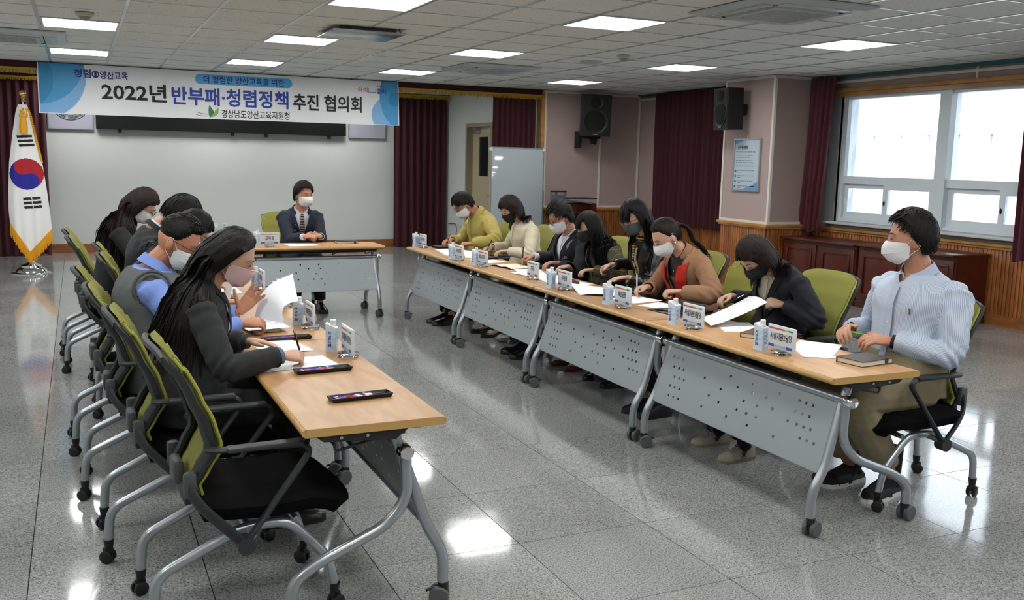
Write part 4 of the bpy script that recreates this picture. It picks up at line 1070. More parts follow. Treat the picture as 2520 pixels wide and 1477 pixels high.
    def arm(s,side,wrist,pole=None,hd=None,hn=(0,0,1),pose='flat',curl=None):
        S_=s.sh(side); W_=V(wrist); L1,L2=.285*s.S,.255*s.S; d=(W_-S_).length
        if d>L1+L2-.004: 
            k=(d)/(L1+L2)*1.006; L1*=k; L2*=k
        u=(W_-S_).normalized(); x=(L1*L1-L2*L2+d*d)/(2*d); h=math.sqrt(max(0,L1*L1-x*x))
        pl=V(pole) if pole is not None else (s.Rt*side*.7-V((0,0,1))*.9-s.F*.25); pl=(pl-u*pl.dot(u)).normalized()
        E=S_+u*x+pl*h
        hd_=V(hd).normalized() if hd is not None else (W_-E).normalized()
        s.arms[side]=(S_,E,W_,hd_,V(hn),pose,curl)
    def armtube(s,mb,side,off,end=1.,o2=None):
        S_,E,W_=s.arms[side][:3]; k=s.S*(.88 if s.fem else 1); o2=off if o2 is None else o2; f2=(1+(s.fat-1)*.6)
        W2=E+(W_-E)*end
        P=smooth_path([S_+(S_-E).normalized()*.015-V((0,0,.01)),S_+(E-S_)*.45,E+(S_-E)*.10+(W_-E)*.0,E+(W_-E)*.12,E+(W2-E)*.6,W2],4)
        R0=[.056*k*f2+off,.050*k*f2+off,.042*k*f2+off,.042*k*f2+off,.036*k+o2,.027*k+o2]; R=[]
        for i in range(5):
            for j in range(4): R.append(R0[i]+(R0[i+1]-R0[i])*j/4)
        R.append(R0[-1]); mb.tube(P,R,12)
        mb.ball(S_-V((0,0,.014))-s.Rt*side*.018,(.057*k*f2+off*.8,)*3,12,8)
    def hand(s,mb,side):
        S_,E,W_,hd,hn,pose,curl=s.arms[side]; k=s.S*(.90 if s.fem else 1.0)
        Y=hd; Z=(hn-Y*hn.dot(Y)).normalized(); X=Y.cross(Z); th=-side
        P=lambda x,y,z: W_+(X*x*1.+Y*y+Z*z)*k
        sec=[(0,.024,.020,0),(.02,.027,.019,0),(.045,.036,.017,0),(.07,.040,.015,0),(.090,.038,.0125,-.001)]
        vs=[];n=12
        for (y,a,b,z) in sec:
            for j in range(n): an=2*PI*j/n; vs.append(P(a*math.cos(an),y,z+b*math.sin(an)))
        fs=[(i*n+j,i*n+(j+1)%n,(i+1)*n+(j+1)%n,(i+1)*n+j) for i in range(len(sec)-1) for j in range(n)]+[tuple(range(n))[::-1],tuple(range(4*n,5*n))]
        mb.add(vs,fs)
        C={'flat':[(.18,.2,.15)]*4,'relax':[(.45,.6,.4),(.5,.65,.4),(.55,.7,.45),(.6,.7,.5)],'write':[(.55,.75,.35),(.75,.95,.5),(.95,1.25,.7),(1.0,1.3,.7)],
           'fist':[(1.2,1.5,.9)]*4,'hold':[(.35,.95,.5),(.45,1.0,.5),(.55,1.0,.5),(.6,1.0,.5)],'open':[(.1,.12,.1),(.12,.12,.1),(.15,.2,.1),(.2,.2,.1)],'clasp':[(.75,.9,.4),(.75,.95,.4),(.8,1.,.4),(.8,1.,.4)]}[pose]
        Ls=[(.038,.024,.020),(.042,.027,.021),(.039,.025,.021),(.031,.020,.019)]; xs=[-.0295,-.0100,.0100,.0290]
        for i in range(4):
            x0=xs[i]*(1 if th<0 else -1); p=P(x0,.084,-.001); ang=0; pts=[P(x0*.9,.06,0),p]; sp=(x0)*2.6*(1.6 if pose=='open' else 1)
            for q in range(3):
                ang+=C[i][q]; d=(Y*math.cos(ang)-Z*math.sin(ang)+X*sp*math.cos(ang)).normalized(); pts.append(pts[-1]+d*Ls[i][q]*k)
            r=[.0092,.0092,.0086,.0080,.0066]; mb.tube(smooth_path(pts,3),[r[min(4,int(j/3))]*k*(1-.0*(j%3)) for j in range(13)],8)
            mb.ball(pts[-1],.0064*k,8,6)
        T={'flat':[(.022,.025,-.004),(.043,.050,-.010),(.056,.076,-.012),(.060,.100,-.014)],'write':[(.022,.025,-.006),(.040,.052,-.020),(.036,.084,-.032),(.024,.106,-.036)],
           'fist':[(.022,.025,-.006),(.038,.050,-.022),(.026,.078,-.036),(.006,.090,-.040)],'open':[(.022,.025,-.004),(.050,.045,-.008),(.075,.062,-.008),(.094,.078,-.006)]}
        t=T.get(pose) or {'relax':T['flat'],'hold':[(.022,.025,-.006),(.042,.055,-.014),(.040,.085,-.012),(.030,.106,-.010)],'clasp':[(.022,.025,-.004),(.040,.050,.002),(.030,.080,.012),(.012,.098,.018)]}[pose]
        q=[P(a*th,b,c) for a,b,c in t]; mb.tube(smooth_path(q,3),[.0125*k,.012*k,.0118*k,.0115*k,.0110*k,.0105*k,.010*k,.0092*k,.0082*k,.007*k],8); mb.ball(q[-1],.0072*k,8,6)
        s.tip=getattr(s,'tip',{}); s.tip[side]=P(.020*th,.098,-.030)
        s.frm=getattr(s,'frm',{}); s.frm[side]=(P,X,Y,Z,th)
    def legs(s,knee_f=.44,foot=None,spread=.10,ankle_z=.085):
        """foot: [(x,y,dirangle),(x,y,dirangle)] world positions of the toes' base (ankle)"""
        s.leg=[]
        for i,side in enumerate((1,-1)):
            hip=s.pc+s.Rt*side*.088*s.S-V((0,0,.02)); kn=s.pc+s.F*knee_f*s.S+s.Rt*side*spread; kn.z=s.seatz+.055
            fx,fy,fa=foot[i]; an=V((fx,fy,ankle_z)); s.leg.append((hip,kn,an,V((math.cos(fa),math.sin(fa),0)),side))
    def legtube(s,mb,i,off,end=1.,ankle=None,kneeoff=0):
        hip,kn,an,fd,side=s.leg[i]; k=s.S*(.92 if s.fem else 1.)*(1+(s.fat-1)*.5); e=kn+(an-kn)*end
        P=smooth_path([hip,hip+(kn-hip)*.5+V((0,0,.004)),kn+(hip-kn)*.08+V((0,0,.006)),kn+(an-kn)*.12,kn+(an-kn)*.45,e],4)
        R0=[.088*k+off,.078*k+off,.062*k+off,.058*k+off,.054*k+off,(ankle or (.036*k+off))]; R=[]
        for q in range(5):
            for j in range(4): R.append(R0[q]+(R0[q+1]-R0[q])*j/4)
        R.append(R0[-1]); mb.tube(P,R,12)
    def body(s,neck=None):
        mb=s.bodyMB; s.torso(mb,-.012,0,1,16)
        for side in (1,-1): s.armtube(mb,side,-.006); s.hand(mb,side)
        for i in (0,1):
            s.legtube(mb,i,-.006); hip,kn,an,fd,side=s.leg[i]; mb.tube([an,an+V((0,0,-.03))-fd*.02,an+fd*.06+V((0,0,-.045)),an+fd*.15+V((0,0,-.058))],[.030,.026,.018,.010],8,sq=(1,1))
        # neck, head
        r=(.047 if s.fem else .058)*s.S; mb.tube([s.c(.93),s.nb+(s.hp((0,-.02,-.07))-s.nb)*.4,s.hp((0,-.015,-.06))],[r*1.18,r,r*.98],14)
        n,m=44,34; vs=[]
        for i in range(m+1):
            th=PI*i/m
            for j in range(n): ph=2*PI*j/n; vs.append(s.hp(headpt((math.sin(th)*math.cos(ph),math.sin(th)*math.sin(ph),math.cos(th)))))
        mb.add(vs,[(i*n+j,(i+1)*n+j,(i+1)*n+(j+1)%n,i*n+(j+1)%n) for i in range(m) for j in range(n)])
        for e in (-1,1):
            R=s.H@Matrix.Rotation(e*-.35,3,'Z')@Matrix.Rotation(.12,3,'X'); mb.ball(s.hp((e*.081,-.010,-.010)),(.008,.019,.031),12,8,R); mb.ball(s.hp((e*.079,-.004,-.032)),(.008,.010,.012),8,6,R)
        vx=.0046 if s.near else .0056
        me=remesh(mb,vx,.40 if s.near else .25,s.skin,'body',1)
        s.put('body',me)
        # eyes / brows
        for e in (-1,1):
            R=s.H
            if s.eyes=='open':
                b=MB(); b.ball(s.hp((e*.031,.0835,.001)),(.0125,.007,.0050),12,8,R); s.bld(b,'eye',mat('eye_white','#b9aea6',.3)); b=MB(); b.ball(s.hp((e*.031,.0885,.001)),(.0055,.004,.0046),10,8,R); s.bld(b,'iris',mat('iris_dark','#140d0a',.2))
            b=MB(); b.tube([s.hp((e*.017,.0905,.0005)),s.hp((e*.024,.0950,-.002 if s.eyes!='open' else .005)),s.hp((e*.032,.0935,-.003 if s.eyes!='open' else .0065)),s.hp((e*.045,.0855,-.001 if s.eyes!='open' else .003))],[.0010,.0023,.0026,.0012],5); s.bld(b,'eyelid_line',mat('lash_black','#15100e',.6))
            b=MB(); b.tube([s.hp((e*.014,.0985,.019)),s.hp((e*.026,.0985,.024)),s.hp((e*.038,.092,.025)),s.hp((e*.050,.079,.019))],[.0016,.0030,.0028,.001],6,sq=(1,.6)); s.bld(b,'eyebrow',s.hairm)
    def put(s,name,me):
        # shift mesh to root space
        me.transform(Matrix.Translation(-s.O)); return obj(name,me,s.root)
    def bld(s,b,name,m,smooth=True):
        b.v=[(x[0]-s.O.x,x[1]-s.O.y,x[2]-s.O.z) for x in b.v]; return b.build(name,m,s.root,smooth)
    def mask(s,m,kind='kf'):
        ys=.018
        prof={'kf':[(0,-.122,.056),(.25,-.106,.096),(.45,-.080,.121),(.55,-.067,.128),(.75,-.044,.127),(.9,-.026,.119),(1,-.013,.109)],
              'flat':[(0,-.118,.070),(.25,-.102,.098),(.5,-.070,.113),(.75,-.042,.119),(.9,-.026,.117),(1,-.014,.110)]}['kf' if kind=='kf' else 'flat']
        def fn(u,v):
            q=u*2-1; z,y=lerp([(p[0],p[1],p[2]) for p in prof],v); c_=math.cos(q*PI/2); zs=-.052+(v-.5)*.068
            kz=1-abs(q)**2.2; X=.073*math.sin(q*1.32)/math.sin(1.32)*(1-.12*(1-v)*abs(q)); Y=ys+(y-ys)*max(0,c_)**.72; 
            if kind=='kf': Y-=.010*max(0,1-abs(q)*6)*0
            if kind=='pleat': Y+=.0025*math.sin(v*22)*c_
            return s.hp((X,Y,zs+(z-zs)*kz))
        b=MB(); b.slab(fn,25,17,.0022*(1)); s.bld(b,'mask',m)
        b=MB()
        if kind=='kf': b.tube([fn(.06+.88*i/20,.5)+s.H@V((0,.0025,0)) for i in range(21)],.0012,5)
        else: b.tube([fn(.1+.8*i/20,.97)+s.H@V((0,.0025,0)) for i in range(21)],.0011,5)
        s.bld(b,'mask_seam',m)
        b=MB()
        for e in (-1,1):
            u=.02 if e<0 else .98
            b.tube(smooth_path([fn(u,.92),s.hp((e*.079,.008,.006)),s.hp((e*.0845,-.006,.022)),s.hp((e*.086,-.022,.018))],4),.0013,5)
            b.tube(smooth_path([fn(u,.08),s.hp((e*.076,.0,-.058)),s.hp((e*.082,-.016,-.044)),s.hp((e*.087,-.026,-.020))],4),.0013,5)
        s.bld(b,'ear_loop',m)
    def glasses(s,m,r=.021,rim=.0013,low=0):
        b=MB(); z0=-.002-low; y0=.112
        for e in (-1,1):
            b.tube([s.hp((e*.032+r*1.15*math.cos(a),y0-.006*abs(math.cos(a)) if math.cos(a)*e>0 else y0,z0+r*.9*math.sin(a))) for a in [2*PI*i/20 for i in range(21)]],rim,5)
            b.tube([s.hp((e*(.032+r*1.1),y0-.006,z0+.006)),s.hp((e*.072,.07,z0+.008)),s.hp((e*.083,.0,z0+.014)),s.hp((e*.083,-.022,z0+.004))],rim,5)
        b.tube([s.hp((-.011,y0,z0+.004)),s.hp((0,y0+.004,z0+.007)),s.hp((.011,y0,z0+.004))],rim,5)
        s.bld(b,'glasses_frame',m)
        b=MB()
        for e in (-1,1):
            b.add([s.hp((e*.032+r*1.13*math.cos(a),y0-.002,z0+r*.88*math.sin(a))) for a in [2*PI*i/16 for i in range(16)]],[tuple(range(16))])
        s.bld(b,'lens',(MATS.get('lens_glass') or thinglass('lens_glass')),False)
    def hair(s,style='short',m=None,n=420,seed=0,L=.04,cap=.014,part=0.,curl=.0,fringe=False,taper_sides=False,topL=None,tail=False,sweep=None,back=.30):
        n=int(n*{'long':2.0,'bob':2.0,'tied':2.2}.get(style,1.9)); rnd=random.Random(seed); m=m or s.hairm; mb=MB(); nn,mm=48,30; vs=[]
        def thick(d):
            q=scalp(d); k=max(0,min(1,q/.22)); k=k*(2-k)
            if taper_sides: k*= .15+.85*max(0,min(1,(d[2]-.12)/.35))
            return -.004+(cap+.004)*k*(1+.22*max(0,d[2]))
        for i in range(mm+1):
            th=PI*i/mm
            for j in range(nn):
                ph=2*PI*j/nn; d=(math.sin(th)*math.cos(ph),math.sin(th)*math.sin(ph),math.cos(th)); p=headpt(d); o_=thick(d)*(1+.12*math.sin(ph*23+i)*min(1,i/6)); vs.append(s.hp(p+V((d[0],d[1],d[2]))*o_))
        mb.add(vs,[(i*nn+j,(i+1)*nn+j,(i+1)*nn+(j+1)%nn,i*nn+(j+1)%nn) for i in range(mm) for j in range(nn)])
        Hi=s.H.transposed(); g=V((0,0,-1)); gl=Hi@g
        long_=style in('long','bob'); bob=style=='bob'
        tr=[(s.c(t),s.fr(t),s.ab(t)) for t in (.3,.4,.5,.6,.7,.8,.88,.95)]
        cnt=0; tries=0
        SW=(Hi@V(sweep)) if sweep else V((0,0,0))
        while cnt<n and tries<n*12:
            tries+=1
            d=V((rnd.gauss(0,1),rnd.gauss(0,1),rnd.gauss(0,1))).normalized(); q=scalp(d)
            if q<.03: continue
            if taper_sides and d.z<.30: continue
            if not long_ and style!='tied' and d.z<-.40: continue
            cnt+=1
            base=headpt(tuple(d)); kq=max(0,min(1,q/.22)); p=base+d*(cap*kq*.9)
            fr_=fringe and d.y>.30 and d.z>.25 and abs(d.x)<.62
            if long_:
                if fr_: v=V((d.x*.5,1,-.1)); LL=.082+rnd.uniform(-.010,.006); steps=6
                else: v=V((1 if d.x>part else -1,(-.12 if bob else -.25-back-.5*max(0,d.y)),-.1)); LL=L*(.78+.25*rnd.random()); steps=10 if L<.25 else 13
            elif style=='tied': v=V((-.5*d.x,-1,-.15)); LL=.13; steps=8
            else:
                v=V((.45*(1 if part>=0 else -1)*max(0,d.y+.3)+d.x*.4,.8 if d.y>-.35 and d.z>.2 else -.15,-.5 if d.z<.6 else -.05)); steps=4
                if curl>=.5: v=V((d.x*.4,.1,.25))
                LL=(topL or L)*(.7+.5*rnd.random()) if d.z>.35 else L*(.6+.4*rnd.random())
            v=(v-d*v.dot(d)).normalized()
            pts=[p]; vel=v; st=LL/steps; sf=max(.12,min(1,.5-d.y*.9))
            e=1+(cap+.003)/.095; e2_=.9+.1*rnd.random()
            for k in range(steps):
                P0=pts[-1]; nd=V((P0.x/.0765,P0.y/.098,P0.z/.118)).normalized()
                if long_:
                    ins=(P0.x/.092)**2+(P0.y/.115)**2+(P0.z/.135)**2
                    if fr_: vel=(vel*.70+gl*.18-V((0,0,.22))).normalized()
                    elif ins<1.35: vel=(vel*.62+(V((0,-.04,-.46)) if bob else V((0,-back,-.42)))+gl*.12+SW*.15*sf).normalized()
                    else: vel=(vel*.42+gl*.55+SW*.55*sf+V((rnd.gauss(0,.05),rnd.gauss(0,.05),0))).normalized()
                elif style=='tied':
                    vel=(V((0,-.108,.015))-P0); 
                    if vel.length<.018: break
                    vel=(vel-nd*vel.dot(nd)*.95).normalized()
                else: vel=(vel-nd*vel.dot(nd)*.9+nd*(curl*.35*rnd.random())+gl*.06).normalized()
                q=P0+vel*st
                kk=math.sqrt((q.x/(.0765*e))**2+(q.y/(.098*e))**2+(q.z/(.118*e))**2)
                if kk<e2_: q=q*(e2_/kk)
                if not long_ and not style=='tied' and kk>1.05+curl*.2: q=q*((1.05+curl*.2)/kk)
                if long_ and not fr_ and q.z<.060 and q.z>-.135:
                    lim=(.058 if bob else .034)+.35*max(0,q.z)
                    if q.y>lim-.0: q.y=lim*(.6+.4*rnd.random())
                    mx=.083 if q.z>-.05 else .083-.25*(-.05-q.z)
                    if q.y>-.03 and abs(q.x)<mx: q.x=math.copysign(mx,q.x if abs(q.x)>.01 else d.x)
                if long_:
                    wp=s.hp(q)
                    for (c_,(l_,f_,t_),(a_,b_)) in tr:
                        r_=wp-c_
                        if abs(r_.dot(t_))<.045:
                            x_,y_=r_.dot(l_),r_.dot(f_); a2,b2=a_+.038,b_+.034; e2=math.sqrt((x_/a2)**2+(y_/b2)**2)
                            if e2<1: r_=l_*x_/max(e2,.2)+f_*y_/max(e2,.2)+t_*r_.dot(t_); wp=c_+r_
                    q=(Hi@(wp-s.hc))/s.hs
                pts.append(q)
            if len(pts)<3: continue
            K=len(pts); w0=(.0050 if long_ else .0030 if style=='tied' else .0030)*(.7+.6*rnd.random())
            mb.tube([s.hp(q) for q in pts],[w0*(1-.8*(i/(K-1))**2)*(.5 if i==0 else 1) for i in range(K)],4 if long_ else 3,cap=False,sq=(1.5,.45),hint=s.H@d)
        if fringe:
            for i in range(170):
                u=(i+.5)/170*2-1; x0=u*.062; pts=[]
                for k in range(6):
                    t=k/5; z=.098-.088*t+.004*rnd.random(); yy=.062+.052*math.sin(min(1,t*1.15)*PI/2)-.030*abs(u)**2; pts.append(V((x0*(1+.12*t)+rnd.gauss(0,.0012),yy+rnd.random()*.003,z-.006*abs(u))))
                mb.tube([s.hp(q) for q in pts],[.0030,.0034,.0034,.0030,.0022,.0006],4,cap=False,sq=(1.5,.5),hint=s.H@V((0,1,0)))
        if tail:
            mb.ball(s.hp((0,-.112,.018)),.020*s.hs,12,8)
            for i in range(40):
                a=rnd.uniform(0,6.28); r0=rnd.uniform(.004,.022); L_=.30*rnd.uniform(.8,1.1); p=s.hp((0,-.120,.015)); P_=[p]; vel=(-s.H.col[1]*.8-V((0,0,.2))).normalized()
                for k in range(8):
                    vel=(vel*.72+V((0,0,-1))*.33).normalized(); wp=P_[-1]+vel*(L_/8)
                    for (c_,(l_,f_,t_),(a_,b_)) in tr:
                        r_=wp-c_
                        if abs(r_.dot(t_))<.05:
                            x_,y_=r_.dot(l_),r_.dot(f_); a2,b2=a_+.04,b_+.04; e2=math.sqrt((x_/a2)**2+(y_/b2)**2)
                            if e2<1: wp=c_+l_*x_/max(e2,.2)+f_*y_/max(e2,.2)+t_*r_.dot(t_)
                    P_.append(wp)
                off_=s.H.col[0]*math.cos(a)*r0+s.H.col[2]*math.sin(a)*r0
                mb.tube([q+off_*(.4+1.0*min(1,j/3)) for j,q in enumerate(P_)],[.006*(1-.7*(j/8)**2) for j in range(9)],5)
        s.bld(mb,'hair',m)
    # ---------------- clothes
    def folds(s,amp=.005,seed=0.):
        arms=[(np.array(s.arms[k][1]),np.array(s.arms[k][0]),np.array(s.arms[k][2])) for k in (1,-1)]
        def f(co,no):
            d=amp*vnoise(co,26,seed)+amp*.55*vnoise(co*np.array([1,1,.6]),60,seed+1)
            for (E,S_,W_) in arms:
                r=np.linalg.norm(co-E,axis=1); ax=(W_-S_)/np.linalg.norm(W_-S_); h=(co-E)@ax
                d+=amp*1.1*np.exp(-(r/.085)**2)*np.sin(h*150+vnoise(co,30,seed)*2)
                r=np.linalg.norm(co-S_,axis=1); d+=amp*.7*np.exp(-(r/.10)**2)*np.sin((co-S_)@((E-S_)/np.linalg.norm(E-S_))*95+vnoise(co,20,seed+2)*2.5)
            return co+no*d[:,None]
        return f
    def tco(s,co):
        """torso coordinates (t, lateral, forward) of points"""
        ts=np.linspace(0,1,41); cs=np.array([s.c(t)[:] for t in ts]); d=((co[:,None,:]-cs[None])**2).sum(-1); i=d.argmin(1)
        Ls=np.array(s.Rt[:]); Fs=np.array([s.fr(t)[1][:] for t in ts]); r=co-cs[i]
        return ts[i],r@Ls,(r*Fs[i]).sum(1)
    def jacket(s,m,name='jacket',off=.016,sleeve=.97,vopen=None,hem=.05,cuff=.010,amp=.005,voxel=.0085,flare=.02,ratio=.6,sleeveless=False,seed=None,t1=.985,stripe=False):
        mb=MB(); s.torso(mb,off,.0,t1,22,flare,hem)
        if not sleeveless:
            for side in (1,-1): s.armtube(mb,side,off*.8,sleeve,off*.8+cuff*.3)
        else:
            for side in (1,-1):
                S_,E=s.arms[side][:2]; mb.ball(S_-s.Rt*side*.03,(.062+off,.062+off,.062+off),12,8)
        cut=None
        def cut(co):
            t,x,y=s.tco(co); k=np.zeros(len(co),bool)
            if vopen:
                t0,w_=vopen; k|=(y>.02)&(t>t0)&(np.abs(x)<w_*np.clip((t-t0)/(1-t0),0,1))
            # sleeve ends: open
            for side in (1,-1):
                S_,E,W_=[np.array(q) for q in s.arms[side][:3]]
                if not sleeveless:
                    ax=(W_-E)/np.linalg.norm(W_-E); h=(co-E)@ax; L2=np.linalg.norm(W_-E)*sleeve; rr=np.linalg.norm((co-E)-h[:,None]*ax,axis=1); k|=(h>L2-.004)&(rr<.05)&(rr<.028)
            return k
        def snap(co):
            if not vopen: return co
            t,x,y=s.tco(co); t0,w_=vopen; xl=w_*np.clip((t-t0)/(1-t0),0,1); sg=np.where(x>=0,1,-1); d=xl-np.abs(x); ok=(y>.02)&(t>t0-.03)&(np.abs(d)<2.2*voxel)&(np.abs(x)<w_+.03)
            return co+np.array(s.Rt[:])*(sg*d*ok)[:,None]
        me=remesh(mb,voxel,ratio,m,name,3,s.folds(amp,seed if seed is not None else s.hc.x*7),cut,snap)
        if stripe:
            n=len(me.vertices); co=np.zeros(n*3); me.vertices.foreach_get('co',co); co=co.reshape(-1,3); t,x,y=s.tco(co)
            val=np.arctan2(x,y)*.155*s.fat; tv=t*.6; best=np.full(n,9.)
            for side in (1,-1):
                S_,E,W_=[np.array(q) for q in s.arms[side][:3]]
                for A_,B_ in ((S_,E),(E,W_)):
                    ax=(B_-A_); Ln=np.linalg.norm(ax); ax/=Ln; h=np.clip((co-A_)@ax,0,Ln); r=(co-A_)-h[:,None]*ax; rr=np.linalg.norm(r,axis=1)
                    u=np.cross(ax,np.array([.1,.2,1.])); u/=np.linalg.norm(u); v_=np.cross(ax,u); ok=(rr<.082)&(rr<best)&((np.abs(x)>s.A[4]*.93)|(y>s.B[4]+.02)); best=np.where(ok,rr,best)
                    val=np.where(ok,np.arctan2(r@v_,r@u)*.055,val); tv=np.where(ok,h,tv)
            for nm,vv in (('across',val),('along',tv)): at=me.attributes.new(nm,'FLOAT','POINT'); at.data.foreach_set('value',vv)
        return s.put(name,me)
    def lapels(s,m,t0,w_,off=.022,wid=.05,top=.985,name='lapel',notch=True,th=.004):
        for side in (1,-1):
            def fn(u,v):
                t=t0+(top-t0)*u; x=w_*max(0,(t-t0)/(1-t0)); ww=wid*math.sin(min(1,u*1.45)*PI/2)*(1 if u<.72 else (.62 if notch else 1-.3*(u-.72)/.28))
                return s.sp(t,side*(x-.002+ww*v),off+.004*(1-v)*1)
            b=MB(); b.slab(fn,18,4,th); s.bld(b,name,m)
    def collar(s,m,name='collar',r=.064,h=.042,gap=.5,off=0.,th=.004,flare=.014,t=.955,drop=0.):
        k=s.S*(.86 if s.fem else 1); c0=s.c(t); l,f,tg=s.fr(t); nd=(s.hp((0,-.02,-.09))-s.nb).normalized(); nd=(nd*.5+tg*.5).normalized(); f=(f-nd*f.dot(nd)).normalized()
        def fn(u,v):
            a=PI/2+gap+(2*PI-2*gap)*u; R=(r+off+flare*(1-v))*k; fr_=math.sin(a)
            return c0+l*math.cos(a)*R+f*(math.sin(a)*R+.004)+nd*(.012+h*v-drop*max(0,fr_)*(1))-nd*.030*max(0,fr_)
        b=MB(); b.slab(fn,26,5,th); s.bld(b,name,m)
    def shirt(s,m,name='shirt',off=.007,t0=.25,collar=True,cm=None,placket=True,gap=.42,voxel=None):
        b=MB(); s.torso(b,off,t0,.975,28); s.bld(b,name,m)
        if collar: s.collar(cm or m,'shirt_collar',gap=gap,h=.040,r=.060)
        if placket:
            b=MB(); b.slab(lambda u,v:s.sp(t0+(.95-t0)*u,(v*2-1)*.014,off+.002),20,3,.002); s.bld(b,'placket',m)
    def buttons(s,m,ts,off,x=0.,r=.0055):
        for t in ts:
            p=s.sp(t,x,off); l,f,_=s.fr(t); b=MB(); b.lathe(p,[(r,0),(r,.002),(r*.5,.0028)],10,f); s.bld(b,'button',m)
    def tie(s,m,t0=.35,off=.014):
        b=MB(); b.slab(lambda u,v:s.sp(.92-(.92-t0)*u,(v*2-1)*(.017+.016*u),off+.003),22,5,.003)
        k=s.sp(.935,0,off+.004); b.ball(k,(.018,.014,.018),10,8); s.bld(b,'tie',m)
    def cuffs(s,m,sides=(1,-1),lo=.93,hi=1.03,r=.034,name='shirt_cuff'):
        for side in sides:
            S_,E,W_=s.arms[side][:3]; k=s.S*(.88 if s.fem else 1); b=MB(); b.tube([E+(W_-E)*lo,E+(W_-E)*hi],r*k,14); s.bld(b,name,m)
    def trousers(s,m,end=.93,off=.012,name='trousers',ankle=.058,amp=.005):
        mb=MB(); s.torso(mb,off,0,.22,20,0,.06)
        for i in (0,1): s.legtube(mb,i,off,end,ankle)
        kn=[np.array(L[1]) for L in s.leg]
        def f(co,no):
            d=amp*vnoise(co,20,1.5)
            for K in kn: r=np.linalg.norm(co-K,axis=1); d+=amp*1.2*np.exp(-(r/.12)**2)*np.sin(co[:,2]*130+vnoise(co,20,2)*2)
            return co+no*d[:,None]
        s.put(name,remesh(mb,.0095,.55,m,name,2,f))
    def shoes(s,m,sole='#1c1c1c',kind='shoe',L=.265,names='shoe',mark=None):
        for i in (0,1):
            hip,kn,an,fd,side=s.leg[i]; sd=V((fd.y,-fd.x,0)); o_=V((an.x,an.y,0))-fd*.06; k=s.S*(.90 if s.fem else 1.)
            P=lambda x,y,z: o_+fd*x*k+sd*y*k+V((0,0,z*k))
            heel=.0 if kind!='pump' else .055
            def zb(x): return heel*max(0,1-x/.15)**1.3 if heel else 0
            prof=[(-.005,.022,.078),(.02,.034,.088),(.06,.037,.086),(.10,.038,.074),(.15,.045,.052),(.20,.046,.042),(.24,.036,.034),(.262,.014,.026)]
            if kind=='pump': prof=[(-.005,.018,.060),(.02,.028,.060),(.06,.028,.040),(.10,.030,.024),(.15,.038,.024),(.20,.038,.036),(.24,.026,.032),(.268,.006,.018)]
            if kind=='slide': prof=[(-.005,.030,.030),(.02,.036,.032),(.06,.038,.032),(.10,.040,.034),(.15,.047,.036),(.20,.047,.034),(.24,.036,.032),(.262,.014,.026)]
            n=14; vs=[]
            for (x,w_,h_) in prof:
                b0=.018+zb(x)
                for j in range(n): a=2*PI*j/n; yy=w_*math.cos(a); zz=math.sin(a); vs.append(P(x,yy,b0+(h_*max(0,zz)**.8 if zz>0 else 0)))
            b=MB(); b.add(vs,[(q*n+j,q*n+(j+1)%n,(q+1)*n+(j+1)%n,(q+1)*n+j) for q in range(len(prof)-1) for j in range(n)]+[tuple(range(n))[::-1],tuple(range((len(prof)-1)*n,len(prof)*n))])
            so=s.bld(b,names,m)
            b=MB(); vs=[]; n=16; ol=[]
            for (x,w_,h_) in prof: ol.append((x,w_+.004))
            pts=[(x,w_) for x,w_ in ol]+[(x,-w_) for x,w_ in ol[::-1]]
            b.add([P(x,y,zb(x)+.0) for x,y in pts]+[P(x,y,zb(x)+.020) for x,y in pts],[tuple(range(16))[::-1],tuple(range(16,32))]+[(q,(q+1)%16,16+(q+1)%16,16+q) for q in range(16)])
            if heel: b.tube([P(.012,0,.0),P(.008,0,.05)],[.006*k,.014*k],8)
            o2=s.bld(b,'sole',mat('sole_'+sole.strip('#'),sole,.6)); o2.parent=so
            if kind=='slide':
                b=MB(); b.grid(lambda u,v:P(.115+.095*v,.050*math.cos(PI*u),.014+.062*math.sin(PI*u)**.75*(1-.25*v)),15,6); o3=s.bld(b,'strap',m); o3.parent=so
                b=MB()
                for q in range(3): b.grid(lambda u,v:P(.130+.022*q+.012*v+.018*u,.0515*math.cos(PI*(.28+.34*u)),.0175+.063*math.sin(PI*(.28+.34*u))**.75*(1-.25*(.16+.23*q))),8,2)
                o3=s.bld(b,'stripe',mat('stripe_white','#d9d9d6',.5)); o3.parent=so
                b=MB(); b.tube([an+V((0,0,.16)),an,an+fd*.05*k+V((0,0,-.030)),an+fd*.13*k+V((0,0,-.042)),an+fd*.20*k+V((0,0,-.05))],[.050,.046,.043,.038,.022],12).ball(an-fd*.028+V((0,0,-.042)),.034,12,8); s.bld(b,'sock',mat('sock_black','#0b0b0d',.9))
            if kind=='sneaker':
                b=MB(); b.tube([an+V((0,0,.14)),an+V((0,0,-.01)),an+fd*.03+V((0,0,-.03))],[.044,.040,.034],12); s.bld(b,'sock',mat('sock_black','#0b0b0d',.9))
                b=MB()
                for q in range(5): b.tube([P(.095+.020*q,-.018,.078-.006*q+.014),P(.100+.020*q,0,.084-.006*q+.018),P(.095+.020*q,.018,.078-.006*q+.014)],.003,5)
                o3=s.bld(b,'laces',mat('lace_grey','#8d8a80',.8)); o3.parent=so
                for sg in (-1,1):
                    pts=[]
                    for q in range(10): a=PI/2+q*PI/5; rr=.026 if q%2==0 else .011; pts.append((.10+rr*math.cos(a),.048+rr*math.sin(a)))
                    b=MB(); b.prism(pts,lambda x,z,h:P(x,sg*(.0385+.05*max(0,x-.1)-.30*max(0,z-.055)+h),z),.002); o3=s.bld(b,'star_patch',mat('star_black','#0d0d0e',.6)); o3.parent=so
